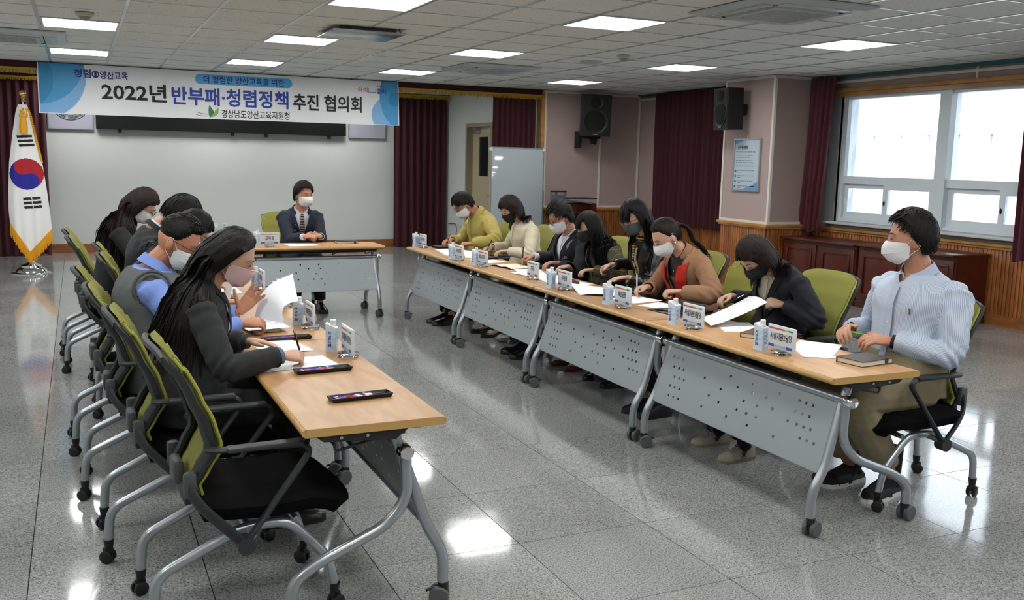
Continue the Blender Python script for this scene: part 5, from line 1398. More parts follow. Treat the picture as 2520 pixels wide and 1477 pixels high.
    def penheld(s,side,m,label,cat='pen',tilt=(0,0),L=.14,tipc=None,up=None,cap=None):
        P,X,Y,Z,th=s.frm[side]; tip=P(.018*th,.118,-.052); back=P(.032*th,.035,.045)
        d=(back-tip).normalized(); 
        if up: d=(V(up)).normalized()
        r=thing('pen',label,cat,tuple(tip)); b=MB(); b.tube([d*.0,d*.010],[.001,.0042],8).tube([d*.010,d*(L-.01),d*L],[.0045,.0046,.0035],10); b.build('barrel',m,r)
        b=MB().tube([d*(L-.045)+Z*.006,d*(L-.005)+Z*.007],.0012,5); b.build('clip',M_alu,r)
        if cap: MB().tube([d*(L-.012),d*L*1.01],.0049,10).build('cap',cap,r)
    near=False; eyes='down'; hairm=None
def badge(s,t,x,off,m1=mat('badge_blue','#27328f',.4),w_=.06,h_=.022):
    l,f,tg=s.fr(t); p=s.sp(t,x,off); b=MB(); q=[(-1,-1),(1,-1),(1,1),(-1,1)]
    b.add([p+l*a*w_/2+tg*c_*h_/2+f*.004 for a,c_ in q]+[p+l*a*w_/2+tg*c_*h_/2+f*.001 for a,c_ in q],[(0,1,2,3),(7,6,5,4),(0,4,5,1),(1,5,6,2),(2,6,7,3),(3,7,4,0)]); o=s.bld(b,'name_badge',mat('badge_silver','#a9adb5',.4),False)
    b=MB(); b.add([p+l*a*w_/2*.98+tg*(c_*h_*.24+h_*.22)+f*.0048 for a,c_ in q],[(0,1,2,3)]); o2=s.bld(b,'badge_band',m1,False); o2.parent=o
    b=MB()
    for k in range(4): b.add([p+l*(-.018+.012*k+a*.004)+tg*(c_*.003-.005)+f*.0048 for a,c_ in q],[(0,1,2,3)])
    o3=s.bld(b,'badge_lettering',M_ink,False); o3.parent=o
# ------------------------------------------------------------------ the people at the tables
HB=hairmat('black','#0c0a0a'); HBr=hairmat('darkbrown','#24150f'); HBr2=hairmat('brown','#1d1310')
MW=mat('mask_white','#cfd2d4',.75,bump=(300,.1)); MBk=mat('mask_black','#101012',.85); MGy=mat('mask_grey','#43474a',.85); MPk=mat('mask_pink','#c2a3a4',.8,bump=(200,.1))
GB=mat('glasses_black','#131416',.3); GM=mat('glasses_metal','#4b4f55',.25,.8)
SHW=mat('shirt_white','#c8ccd4',.7,bump=(60,.15))
TR_B=mat('trousers_black','#0b0c0e',.85,bump=(120,.2)); SHB=mat('shoe_black','#0c0c0d',.3)
PI2=PI/2
def cloth(name,c,r=.85,b=(220,.25)): return mat(name,c,r,bump=b,sheen=.02,var=(60,.06))
# F: front woman, charcoal blazer
p=Person('person with long black hair, charcoal blazer and pink mask writing at the left table',(-1.23,.62),0,(-1.045,.67,1.165),.42,-.38,0,1.0,True,('light','#b6917b'))
p.near=True; p.hairm=hairmat('jet','#0d0b0b',.30)
p.arm(1,(-.885,.475,.768),(-.1,-.75,-.9),(.95,.10,-.08),(.1,-.55,.85),'write'); p.arm(-1,(-.955,.86,.762),(-.2,.7,-.8),(.8,-.45,-.05),(0,.2,1),'flat')
p.legs(.43,[(-.86,.56,0.05),(-.86,.78,0)]); p.body(); p.mask(MPk,'flat')
tw=cloth('charcoal_tweed','#232527',.95,(700,.8)); p.jacket(tw,off=.020,sleeve=.90,vopen=(.45,.07),voxel=.007,amp=.0055,hem=.07,cuff=.014); p.lapels(tw,.45,.07,.026,.05); p.collar(tw,r=.066,h=.030,gap=.7,off=.012)
p.shirt(mat('knit_dark','#15161a',.9),t0=.3,collar=False,placket=False)
p.cuffs(mat('cuff_denim','#56687f',.85,bump=(300,.4)),(1,),.90,1.0,.0405,'inner_sleeve'); p.cuffs(mat('cuff_black','#111214',.8),(1,),.885,.915,.050,'cuff_lining'); p.cuffs(mat('cuff_dark','#2b2d30',.8),(-1,),.90,1.0,.038,'inner_sleeve')
p.trousers(TR_B); p.shoes(SHB); p.hair('long',n=760,seed=3,L=.42,cap=.014,part=-.012,sweep=(-.42,.05,0))
p.penheld(1,M_blackm,'black and silver pen in the hand of the person in the charcoal blazer',up=(-.25,-.1,.95),cap=M_chrome)
# vest man
p=Person('man in a grey knit vest over a blue shirt with black glasses, reading',(-1.27,1.38),0,(-1.185,1.45,1.16),.48,-.40,0,1.04,False,('tan','#a9745a'),fat=1.22)
p.near=True; p.hairm=HB
p.arm(1,(-.93,1.22,.78),(-.2,-.7,-.9),(.95,.1,.0),(.1,-.4,.9),'write'); p.arm(-1,(-.89,1.57,.775),(-.2,.7,-.8),(.65,-.05,.75),(.2,.9,.2),'open')
p.legs(.43,[(-.86,1.25,0),(-.86,1.5,0)]); p.body(); p.mask(MW,'kf'); p.glasses(GB,.021,.0019)
sb=cloth('shirt_blue','#6c84c4',.75,(50,.3)); p.jacket(sb,'shirt',.010,.98,None,.03,.012,.0045,.0085,flare=.0); p.collar(sb,'shirt_collar',.068,.046,.35,.004,.005,.016)
kn=cloth('grey_knit','#4e5252',.95,(420,.9)); mbv=MB(); p.torso(mbv,.030,.0,.965,24,.014,.07)
for sd in (1,-1): S_,E_=p.arms[sd][:2]; mbv.ball(S_-p.Rt*sd*.035+V((0,0,.004)),(.070,.066,.078),14,10)
def cutv(co,p=p):
    t,x,y=p.tco(co); k=(y>.02)&(t>.55)&(np.abs(x)<.085*np.clip((t-.55)/.45,0,1))
    for sd in (1,-1):
        S_=np.array(p.arms[sd][0])+np.array(p.Rt)*sd*.018; h=(co-S_)@(np.array(p.Rt)*sd); rr=np.linalg.norm((co-S_)-h[:,None]*np.array(p.Rt)*sd,axis=1); k|=(h>.006)&(rr<.085)
    return k
for sd in (1,-1):
    S_=p.arms[sd][0]+p.Rt*sd*.020; b=MB(); b.tube([S_+p.F*.082*math.cos(a)+V((0,0,1))*.084*math.sin(a) for a in [2*PI*i/24 for i in range(25)]],.0085,8); p.bld(b,'armhole_rib',kn)
p.put('knit_vest',remesh(mbv,.008,.6,kn,'knit_vest',3,p.folds(.003,5.),cutv))
p.trousers(TR_B); p.shoes(SHB); p.hair('short',n=900,seed=5,L=.018,topL=.026,cap=.016,taper_sides=True,curl=.5)
p.penheld(1,mat('pen_navy','#151a30',.3),'navy pen in the hand of the man in the grey vest',up=(-.75,-.25,.35),cap=M_alu)
# P3 woman glasses (mostly hidden)
p=Person('person with a black bob and thin metal glasses half hidden behind the grey vest',(-1.33,2.12),0,(-1.045,2.17,1.155),.62,-.35,0,.98,True,('light','#b6917b'))
p.hairm=HB; p.arm(1,(-.92,2.0,.77),(-.2,-.7,-.9),(1,0,0),(0,0,1),'relax'); p.arm(-1,(-.92,2.3,.77),(-.2,.7,-.9),(1,0,0),(0,0,1),'relax')
p.legs(.43,[(-.88,2.0,0),(-.88,2.2,0)]); p.body(); p.mask(MW,'kf'); p.glasses(GM); dk=cloth('black_wool','#101113'); p.jacket(dk,vopen=(.6,.05)); p.trousers(TR_B); p.shoes(SHB)
p.hair('bob',n=420,seed=8,L=.14,cap=.018,part=.01)
# P2 man dark suit
p=Person('man in a dark grey suit bowing over the table in the left row',(-1.20,2.86),0,(-1.035,2.93,1.20),.75,-.1,0,1.02,False,('pale','#b88e78'),bend=.08)
p.hairm=HB; p.arm(1,(-.92,2.72,.77),(-.2,-.7,-.9),(1,0,0),(0,0,1),'relax'); p.arm(-1,(-.92,3.0,.77),(-.2,.7,-.9),(1,0,0),(0,0,1),'relax')
p.legs(.43,[(-.88,2.72,0),(-.88,2.95,0)]); p.body(); p.mask(MW,'kf'); sg=cloth('suit_dark_grey','#1d2024',.9,(500,.4)); p.jacket(sg,off=.020,vopen=(.5,.06)); p.shirt(SHW,gap=.2); p.collar(sg,r=.070,h=.030,gap=.7,off=.008); p.lapels(sg,.5,.06)
p.trousers(TR_B); p.shoes(SHB); p.hair('short',n=700,seed=9,L=.03,topL=.04,cap=.018,curl=.2)
# P1 woman brown hair
p=Person('person with long brown hair and earrings in a black jacket, farthest in the left row',(-1.41,3.86),0,(-1.205,3.92,1.21),.66,-.25,0,1.02,True,('light','#b6917b'))
p.hairm=HBr2; p.arm(1,(-.98,3.7,.77),(-.2,-.7,-.9),(1,.2,0),(0,0,1),'relax'); p.arm(-1,(-.98,4.0,.77),(-.2,.7,-.9),(1,0,0),(0,0,1),'relax')
p.legs(.43,[(-.98,3.74,0),(-.98,3.96,0)]); p.body(); p.mask(MW,'kf'); p.glasses(GM); bk=cloth('black_jacket','#111317',.85); p.jacket(bk,off=.022,vopen=(.6,.05),hem=.08); p.trousers(TR_B); p.shoes(SHB)
p.hair('long',n=520,seed=11,L=.31,cap=.018,part=.01,sweep=(-.18,0,0),back=.16); b=MB(); b.ball(p.hp((.085,.0,-.052)),.006); p.bld(b,'earring',M_brass)
# head of the table
p=Person('man in navy suit and striped tie with clasped hands at the head table',(.48,6.60),-PI2,(.50,6.42,1.185),.06,.42,0,1.03,False,('tan2','#b07f66'),bend=.03,wide=.93)
p.eyes='open'; p.hairm=HB; p.near=True
p.arm(1,(.430,6.115,.770),(-.25,.35,-.9),(.72,-.50,.22),(-.3,-.5,.8),'clasp'); p.arm(-1,(.610,6.125,.772),(.25,.35,-.9),(-.72,-.50,.25),(.3,-.5,.8),'clasp')
p.legs(.42,[(.33,6.10,-PI2),(.60,6.14,-PI2)]); p.body(); p.mask(MW,'kf')
nv=cloth('navy_suit','#141a2c',.8,(600,.3)); p.shirt(SHW); p.jacket(nv,off=.022,vopen=(.38,.085),sleeve=.90); p.lapels(nv,.38,.085,.028,.055); p.collar(nv,r=.070,h=.028,gap=.75,off=.01); p.cuffs(SHW)
tm_=stripes('striped_tie','#20243a','#a98a86',38,ax=2,duty=.6,rough=.5); p.tie(tm_,.40,.016); badge(p,.60,.085,.028); b=MB(); b.ball(p.sp(.74,.075,.036),(.006,.004,.006)); p.bld(b,'lapel_pin',M_brass)
p.trousers(cloth('navy_trousers','#11141f')); p.shoes(SHB); p.hair('short',n=850,seed=13,L=.030,topL=.040,cap=.022,part=-1,curl=.1)
b=MB(); S_,E_,W_=p.arms[-1][:3]; b.tube([E_+(W_-E_)*.97,E_+(W_-E_)*1.03],.033,14); p.bld(b,'wrist_watch',M_blackm)
# R1 yellow jacket
p=Person('man in mustard yellow jacket with glasses, farthest in the right row',(2.12,5.40),PI,(1.885,5.42,1.135),.72,-.05,0,1.0,False,('tan','#a9745a'),bend=.09)
p.hairm=HB; p.arm(1,(1.79,5.50,.775),(.1,.8,-.8),(-.85,-.3,-.15),(0,.2,1),'write'); p.arm(-1,(1.84,5.10,.765),(.1,-.9,-.5),(-.85,.35,0),(0,-.2,1),'fist')
p.legs(.42,[(1.60,5.12,PI),(1.60,4.98,PI+.1)]); p.body(); p.mask(MW,'kf'); p.glasses(GB)
ye_=cloth('mustard_jacket','#a0924c',.8,(80,.3)); p.jacket(ye_,off=.026,hem=.08,flare=.03,sleeve=.92,cuff=.02,amp=.008); p.collar(ye_,r=.070,h=.05,gap=.6,off=.006,flare=.022,th=.006)
b=MB(); b.slab(lambda u,v:p.sp(.35+.6*u,(v*2-1)*.016,.030),16,3,.003); p.bld(b,'placket',ye_)
for sx in (-1,1): b=MB(); b.slab(lambda u,v:p.sp(.62+.02*u,sx*(.045+.09*v),.030),3,8,.004); p.bld(b,'pocket_flap',ye_)
p.trousers(TR_B); p.shoes(SHB); p.hair('short',n=650,seed=15,L=.03,topL=.05,cap=.016); p.penheld(1,M_blackm,'black pen in the hand of the man in the mustard jacket')
# R2 cream jacket
p=Person('person with a dark bob and black mask in a cream jacket, looking down',(2.15,4.50),PI,(1.955,4.43,1.145),.50,.05,0,.96,True,('light','#b6917b'))
p.hairm=HBr2; p.arm(1,(1.87,4.66,.775),(.1,.8,-.8),(-.9,-.25,-.1),(0,.2,1),'write'); p.arm(-1,(1.90,4.36,.765),(.1,-.9,-.5),(-.9,.2,0),(0,0,1),'relax')
p.legs(.42,[(1.78,4.5,PI),(1.78,4.26,PI)]); p.body(); p.mask(MBk,'flat')
cr=cloth('cream_jacket','#bdb59d',.8,(150,.3)); p.jacket(cr,off=.020,hem=.10,flare=.03,sleeve=.92); p.collar(cr,r=.062,h=.03,gap=.3,off=.004); b=MB(); b.slab(lambda u,v:p.sp(.15+.8*u,.004+.010*v,.026),20,2,.003); p.bld(b,'front_seam',cr); p.buttons(mat('button_beige','#8f835f',.4),(.42,.3),.028,.02,.008)
p.trousers(mat('skirt_cream','#a89f88',.85),end=.35,name='skirt'); p.shoes(SHB,kind='pump'); p.hair('bob',n=460,seed=17,L=.115,cap=.024,part=.012); p.penheld(1,M_blackm,'dark pen in the hand of the person in the cream jacket',L=.15)
# R3 navy suit
p=Person('man in a navy suit and open white collar with glasses, writing in the right row',(2.14,3.56),PI,(1.91,3.37,1.14),.42,.1,0,1.0,False,('tan2','#b07f66'))
p.hairm=HB; p.arm(1,(1.85,3.72,.785),(.1,.8,-.8),(-.95,.05,-.10),(0,.3,.9),'write'); p.arm(-1,(1.92,3.38,.765),(.1,-.9,-.5),(-.9,.2,0),(0,0,1),'relax')
p.legs(.42,[(1.70,3.56,PI),(1.68,3.36,PI+.1)]); p.body(); p.mask(MW,'pleat'); p.glasses(GB,.023,.0017)
p.shirt(SHW,gap=.40); p.jacket(cloth('navy_suit2','#10131c',.85,(500,.3)),off=.022,vopen=(.32,.10),sleeve=.86); p.lapels(MATS['navy_suit2'],.32,.10,.028,.05); p.collar(MATS['navy_suit2'],r=.070,h=.028,gap=.9,off=.01); p.cuffs(SHW,(1,),.84,1.0,.037); badge(p,.60,-.105,.028)
p.trousers(TR_B); p.shoes(SHB); p.hair('short',n=800,seed=19,L=.03,topL=.05,cap=.022,curl=.1); p.penheld(1,M_blackm,'black pen held upright by the man in the navy suit in the right row',up=(0.05,.05,1))
# R4 plaid
p=Person('person with long straight black hair and black mask in an olive brown checked jacket',(2.17,3.05),PI,(1.99,3.03,1.085),.30,-.35,0,.96,True,('light','#b6917b'))
p.hairm=HB; p.arm(1,(1.83,3.05,.775),(.1,.8,-.8),(-.95,.10,-.05),(0,.2,.95),'relax'); p.arm(-1,(1.95,2.86,.765),(.1,-.9,-.5),(-.9,.2,0),(0,0,1),'relax')
p.legs(.42,[(1.86,3.02,PI),(1.86,2.80,PI)]); p.body(); p.mask(MBk,'kf')
pl=plaid('olive_plaid','#38331f','#6d5c30',14); p.shirt(mat('navy_knit','#14142a',.9),collar=False,placket=False); p.jacket(pl,off=.022,vopen=(.25,.07),hem=.08); p.lapels(pl,.25,.07,.027,.045)
p.trousers(mat('skin_tights','#7b5444',.6),end=.95,off=.002,ankle=.036,name='tights'); p.shoes(mat('pump_brown','#4d2312',.35),sole='#3a1a0d',kind='pump'); p.hair('long',n=560,seed=21,L=.36,cap=.018,part=.0,fringe=True,sweep=(.05,0,0),back=.06)
# R5 leather
p=Person('person in black leather jacket and scarf with round glasses and grey mask',(2.16,2.38),PI,(1.965,2.33,1.205),.45,.0,0,1.0,True,('light2','#bd937d'))
p.hairm=HB; p.arm(1,(2.00,2.70,.82),(.2,.8,-.7),(-.85,.05,-.25),(.1,.5,.85),'write'); p.arm(-1,(1.98,2.40,.765),(.1,-.9,-.5),(-.9,.1,-.03),(0,0,1),'flat')
p.legs(.42,[(1.86,2.5,PI),(1.86,2.25,PI)]); p.body(); p.mask(MGy,'flat'); p.glasses(GM,.023)
le=mat('black_leather','#0e0f11',.32,bump=(90,.35)); p.shirt(mat('black_top','#0c0c0e',.9),collar=False,placket=False); p.jacket(le,off=.019,vopen=(.2,.085),amp=.007,sleeve=.90); p.lapels(le,.3,.085,.030,.085,name='lapel'); 
sc1=stripes('silk_scarf','#17140f','#b08a2c',55,ax=2,duty=.72,rough=.35)
b=MB(); kc=p.c(.93); l_,f_,t_=p.fr(.93); b.tube([kc+l_*.064*math.cos(a)+f_*(.060*math.sin(a)+.008)+t_*(.034-.02*math.sin(a)) for a in [2*PI*i/24 for i in range(25)]],[.019+.003*math.sin(i*2.1) for i in range(25)],10)
b.tube([p.sp(.90-.42*i/12,.012+.01*math.sin(i),.030) for i in range(13)],[.018-.0006*i for i in range(13)],8); p.bld(b,'scarf',sc1)
b=MB()
for xx in (-.02,.012): b.tube([p.sp(.86-.70*i/14,xx+.006*math.sin(i*.7),.034) for i in range(15)],.008,6,sq=(1.3,.6))
p.bld(b,'scarf_tails',mat('scarf_cream','#b9b099',.6)); b=MB(); b.tube([p.sp(.28+.3*i/8,-.10,.031) for i in range(9)],.0022,5); p.bld(b,'zip',M_alu)
p.trousers(TR_B); p.shoes(SHB); p.hair('long',n=560,seed=23,L=.27,cap=.020,part=.0,fringe=True,sweep=(.05,0,0),back=.08); p.penheld(1,M_blackm,'slim black pen in the raised hand of the person in the leather jacket',up=(.3,-.55,.35))
# R6 camel coat
p=Person('person with tied back hair in a camel coat with red lapels, writing',(2.12,1.84),PI,(1.875,1.80,1.115),.58,-.10,0,1.0,True,('light2','#bd937d'),bend=.08)
p.hairm=HBr2; p.near=True; p.arm(1,(1.79,1.86,.775),(.1,.8,-.8),(-.95,.0,-.08),(0,.35,.9),'write'); p.arm(-1,(1.88,1.64,.768),(.15,-.9,-.5),(-.92,.22,.0),(0,-.1,1),'fist')
p.legs(.42,[(1.66,1.62,PI),(1.68,1.47,PI)]); p.body(); p.mask(MW,'kf')
cm=cloth('camel_wool','#8e6a50',.95,(300,.8)); rd=cloth('red_wool','#b3230f',.9); p.shirt(mat('brown_blouse','#24120f',.5),t0=.55,collar=True,placket=False,gap=.45,cm=mat('brown_blouse','#24120f',.5)); b=MB(); p.torso(b,.010,.2,.70,28); p.bld(b,'knit_top',cloth('taupe_knit','#5b4c42',.95))
p.jacket(cm,off=.022,hem=.10,flare=.03,vopen=(.12,.085),sleeve=.88,cuff=.024,amp=.006); p.lapels(rd,.14,.085,.042,.080,.92,notch=False,th=.006); p.collar(cm,r=.062,h=.040,gap=.85,off=.008,flare=.018,th=.006)
p.buttons(mat('button_gold','#c9b27a',.25,.6),(.80,.66),.014,0,.007); p.trousers(TR_B); p.shoes(mat('boot_black','#100f10',.6)); p.hair('tied',n=620,seed=25,cap=.010,tail=True)
b=MB(); b.ball(p.hp((-.088,.0,-.045)),.006); p.bld(b,'earring',mat('pearl','#d8d2c4',.2)); p.penheld(1,mat('pen_white','#cfd2d2',.3),'white marker pen standing upright in the hand of the person in the camel coat',up=(-.12,-.12,1),L=.145)
# R7 navy coat
p=Person('person with a dark brown bob in a navy coat, bent low over papers',(2.12,.98),PI,(1.885,.90,1.075),.80,-.05,0,.98,True,('light','#b6917b'),bend=.10)
p.hairm=HBr2; p.near=True; p.arm(1,(1.96,1.20,.80),(.1,.8,-.8),(-.92,-.05,-.15),(0,.35,.9),'write'); p.arm(-1,(2.02,.80,.80),(.15,-.9,-.5),(-.85,.42,.20),(-.35,-.6,.6),'fist')
p.legs(.42,[(1.66,.86,PI-.1),(1.62,.58,PI+.05)]); p.body(); p.mask(MBk,'kf')
p.shirt(mat('cream_blouse','#b9b2a0',.7),t0=.3,collar=False); p.jacket(cloth('navy_coat','#0d101a',.9,(300,.4)),off=.020,hem=.08,vopen=(.25,.075),sleeve=.93); p.lapels(MATS['navy_coat'],.25,.075,.032,.06); p.collar(MATS['navy_coat'],r=.066,h=.035,gap=.8,off=.012)
p.trousers(TR_B); p.shoes(mat('sneaker_white','#8f8b7e',.6,var=(40,.12)),sole='#77715f',kind='sneaker'); p.hair('bob',n=640,seed=27,L=.135,cap=.020,part=.015); p.penheld(1,M_blackm,'glossy black pen in the hand of the person in the navy coat',up=(.75,-.45,.45),L=.15)
# R8 striped shirt
p=Person('man in pale blue striped shirt and beige trousers, looking away',(2.05,-.07),PI,(2.035,-.055,1.255),.02,-.62,0,1.05,False,('tan2','#b07f66'),fat=1.20,bend=.04)
p.near=True; p.hairm=HB; p.eyes='down'
p.arm(1,(1.905,.165,.785),(.3,.5,-.8),(-.85,-.42,.05),(-.1,.5,.8),'relax'); p.arm(-1,(1.885,-.135,.77),(.35,-.85,-.45),(-.80,.50,.12),(-.2,-.35,.85),'relax')
p.legs(.43,[(1.92,.09,PI+.12),(1.95,-.13,PI+.22)],spread=.13); p.body(); p.mask(MW,'kf')
st=mat('fine_blue_stripe','#b5bfce',.75); N,L,b=nodes(st); at=N.new('ShaderNodeAttribute'); at.attribute_name='across'; mu=N.new('ShaderNodeMath'); mu.operation='MULTIPLY'; mu.inputs[1].default_value=150; L.new(at.outputs['Fac'],mu.inputs[0])
sn=N.new('ShaderNodeMath'); sn.operation='SINE'; m2=N.new('ShaderNodeMath'); m2.operation='MULTIPLY'; m2.inputs[1].default_value=6.283; L.new(mu.outputs[0],m2.inputs[0]); L.new(m2.outputs[0],sn.inputs[0]); rr_=ramp(N,[(.0,hexc('#b9c3d1')),(.65,hexc('#b9c3d1')),(.85,hexc('#8796ad'))]); mr=N.new('ShaderNodeMapRange'); mr.inputs[1].default_value=-1; L.new(sn.outputs[0],mr.inputs[0]); L.new(mr.outputs[0],rr_.inputs[0]); L.new(rr_.outputs[0],b.inputs['Base Color'])
p.jacket(st,'shirt',.016,.96,(.90,.040),.0,.016,.007,.008,flare=.0,stripe=True); p.collar(mat('collar_stripe','#a5b1c4',.75),'shirt_collar',.066,.046,.26,.002,.006,.016)
b=MB(); b.slab(lambda u,v:p.sp(.08+.80*u,(v*2-1)*.018,.024),26,3,.003); p.bld(b,'placket',mat('shirt_plain','#a9b4c8',.75)); p.buttons(mat('button_white','#c9ccd0',.3),(.78,.64,.50,.36,.22),.029)
b=MB(); q=p.sp(.64,-.11,.024); l_,f_,t_=p.fr(.64); b.add([q+f_*.003+l_*a+t_*c for a,c in ((-.008,-.016),(.006,-.012),(.004,0),(.010,.012),(.0,.016),(-.004,.004))],[(0,1,2,3,4,5)]); p.bld(b,'chest_emblem',mat('embroidery_brown','#6b4630',.8),False)
S_,E_,W_=p.arms[-1][:3]; b=MB(); b.tube([E_+(W_-E_)*.975,E_+(W_-E_)*1.02],.0335,14); p.bld(b,'wrist_band',M_blackm)
p.trousers(cloth('beige_chino','#83785f',.85,(60,.25)),end=.80,off=.024,ankle=.072); p.shoes(mat('slide_black','#0d0e10',.75),sole='#c4c6c5',kind='slide'); p.hair('short',n=900,seed=29,L=.016,topL=.034,cap=.022,curl=.15)
P_,X_,Y_,Z_,th_=p.frm[1]; tip=P_(.02*th_,.10,-.02); r=thing('marker_pen','lime green capped pen between the fingers of the man in the striped shirt','pen',tuple(tip)); MB().tube([(0,0,0),(.09,-.05,-.02)],.005,10).build('barrel',mat('lime_plastic','#86b51e',.35),r); MB().tube([(-.012,.006,.002),(0,0,0)],[.004,.0052],10).build('cap',mat('pen_cap_white','#d5d7d6',.3),r)
# ------------------------------------------------------------------ things on the tables
ZT=TZ
M_pw=mat('plate_white','#c9cfd4',.3); M_acr=mat('clear_acrylic','#f4faf8',.03,trans=1,ior=1.45)
M_r=mat('strip_red','#b8503f',.5); M_yg=mat('strip_lime','#a9b94e',.5); M_g2=mat('strip_green','#2f7d5c',.5); M_bl=mat('strip_blue','#3556a4',.5)
def plate(x,y,rz,txt,label,w_=.185,h_=.112,tw=None):
    r=thing('name_plate',label,'name plate',(x,y,ZT),rz,'acrylic name plates on the tables')
    MB().lathe((0,0,.0005),[(.044,0),(.047,.003),(.047,.018),(.044,.021)],28).build('disc_base',M_acr,r)
    MB().box((0,0,.022+h_/2),(.010,w_,h_),bev=.0015).build('board',M_pw,r)
    zc=.022+h_/2
    for s in(-1,1):
        X=-.0063 if s<0 else .0063
        def q(y0,y1,z0,z1,n,m_): b=MB().add([(X,y0,z0),(X,y1,z0),(X,y1,z1),(X,y0,z1)],[(0,1,2,3)]); b.build(n,m_,r,False)
        f=s  # reading direction
        a=lambda u:u*f
        q(a(-.085),a(.022),zc+.037,zc+.045,'colour_strip',M_r); q(a(.022),a(.050),zc+.037,zc+.045,'colour_strip',M_yg); q(a(.050),a(.080),zc+.037,zc+.045,'colour_strip',M_g2)
        q(a(-.085),a(-.045),zc-.047,zc-.034,'blue_strip',M_bl); q(a(.040),a(.080),zc-.047,zc-.034,'blue_strip',M_bl)
        textobj('lettering',txt,.036,(X*1.04,0,zc+.006),(0,f,0),(0,0,1),M_ink,r,tw or min(.150,.030*len(txt)+.012),.02)
        textobj('small_lettering','경상남도양산교육지원청',.006,(X*1.04,f*-.003,zc-.040),(0,f,0),(0,0,1),mat('print_grey','#6c7884',.6),r,.07,.0)
    return r
def carton_mat():
    m=mat('carton_print','#c6d3de',.35); N,L,b=nodes(m); t=N.new('ShaderNodeTexCoord'); wv=N.new('ShaderNodeTexWave'); wv.inputs['Scale'].default_value=9; wv.inputs['Distortion'].default_value=9; wv.inputs['Detail'].default_value=1
    wv.bands_direction='Z'; L.new(t.outputs['Object'],wv.inputs['Vector']); r=ramp(N,[(.0,hexc('#c3d2de')),(.80,hexc('#b7cbdc')),(.86,hexc('#8fbbe0')),(.93,hexc('#8fbbe0')),(1,hexc('#c9d5df'))]); L.new(wv.outputs['Fac'],r.inputs[0]); L.new(r.outputs[0],b.inputs['Base Color']); return m
M_cart=carton_mat(); M_cw=mat('carton_white','#cfd4d8',.35); M_cap=mat('cap_white','#dadcdd',.35)
_c0=None
def carton(x,y,rz,label):
    global _c0
    if _c0: c=dup(_c0,(x,y,ZT),rz,label); return c
    r=thing('drink_carton',label,'carton',(x,y,ZT),rz,'small water cartons on the tables'); _c0=r
    a=.026; h1,h2=.108,.132; k=.018
    b=MB(); base=[(-a,-a),(a,-a),(a,a),(-a,a)]
    ch=.006
    def octo(z,a=a,c=ch): return [(-a+c,-a,z),(a-c,-a,z),(a,-a+c,z),(a,a-c,z),(a-c,a,z),(-a+c,a,z),(-a,a-c,z),(-a,-a+c,z)]
    rings=[octo(0,a,.001),octo(.055,a,.008),octo(h1,a,.001)]
    top=[(-a,-a*.9,h1+.024),(a,-a*.9,h1+.024),(a,a,h1+.004),(-a,a,h1+.004)]
    vs=sum(rings,[]); fs=[(i*8+j,i*8+(j+1)%8,(i+1)*8+(j+1)%8,(i+1)*8+j) for i in range(2) for j in range(8)]+[tuple(range(8))[::-1],tuple(range(16,24))]
    b.add(vs,fs); b.build('body',M_cart,r,False)
    t=MB(); t.add([(-a,-a,h1),(a,-a,h1),(a,a,h1),(-a,a,h1),(-a,a*.75,h2-.004),(a,a*.75,h2-.004),(a,a,h2-.002),(-a,a,h2-.002)],[(0,1,5,4),(1,2,6,5),(0,4,7,3),(2,3,7,6),(4,5,6,7),(0,3,2,1)]); t.build('gable_top',M_cw,r,False)
    MB().lathe((0,-.006,h1+.006),[(.0135,0),(.0135,.012),(.0125,.013),(.013,.014),(.013,.030),(.011,.032)],18).build('cap',M_cap,r)
    for s,(X,xd) in enumerate(((-a-.0006,(0,-1,0)),)):
        for i,chh in enumerate('자연드림'): textobj('lettering',chh,.0155,(X,.008,.088-.019*i),xd,(0,0,1),M_inkn,r,.015,.03)
    q=MB(); rnd=random.Random(2)
    for i in range(9): q.add([(-.018+.004*0,-a-.0006,.03+.007*i),(.016-rnd.uniform(0,.01),-a-.0006,.03+.007*i),(.016,-a-.0006,.033+.007*i),(-.018,-a-.0006,.033+.007*i)],[(0,1,2,3)])
    q.build('small_print',mat('print_blue','#5d7ba6',.5),r,False)
    return r
PR=[(1.345,.02,'시설지원2담당','white name plate in front of the man in the striped shirt',.150),(1.345,.72,'시설지원1담당','white name plate in front of the person in the navy coat',.150),(1.355,1.46,'예산담당','white name plate in front of the person in the camel coat',.085),
(1.385,2.27,'경리담당','white name plate in front of the person in the leather jacket',.085),(1.42,2.84,'주무관','white name plate with three characters in front of the person in the checked jacket',.055),(1.375,3.69,'평생교육과장','white name plate in front of the man in the navy suit, right row',.13),
(1.365,4.20,'교육지원과장','white name plate in front of the person in the cream jacket',.13),(1.44,5.36,'행정지원과장','white name plate at the far end of the right row',.13)]
for (x,y,t,l,tw) in PR: plate(x,y,0,t,l,tw=tw)
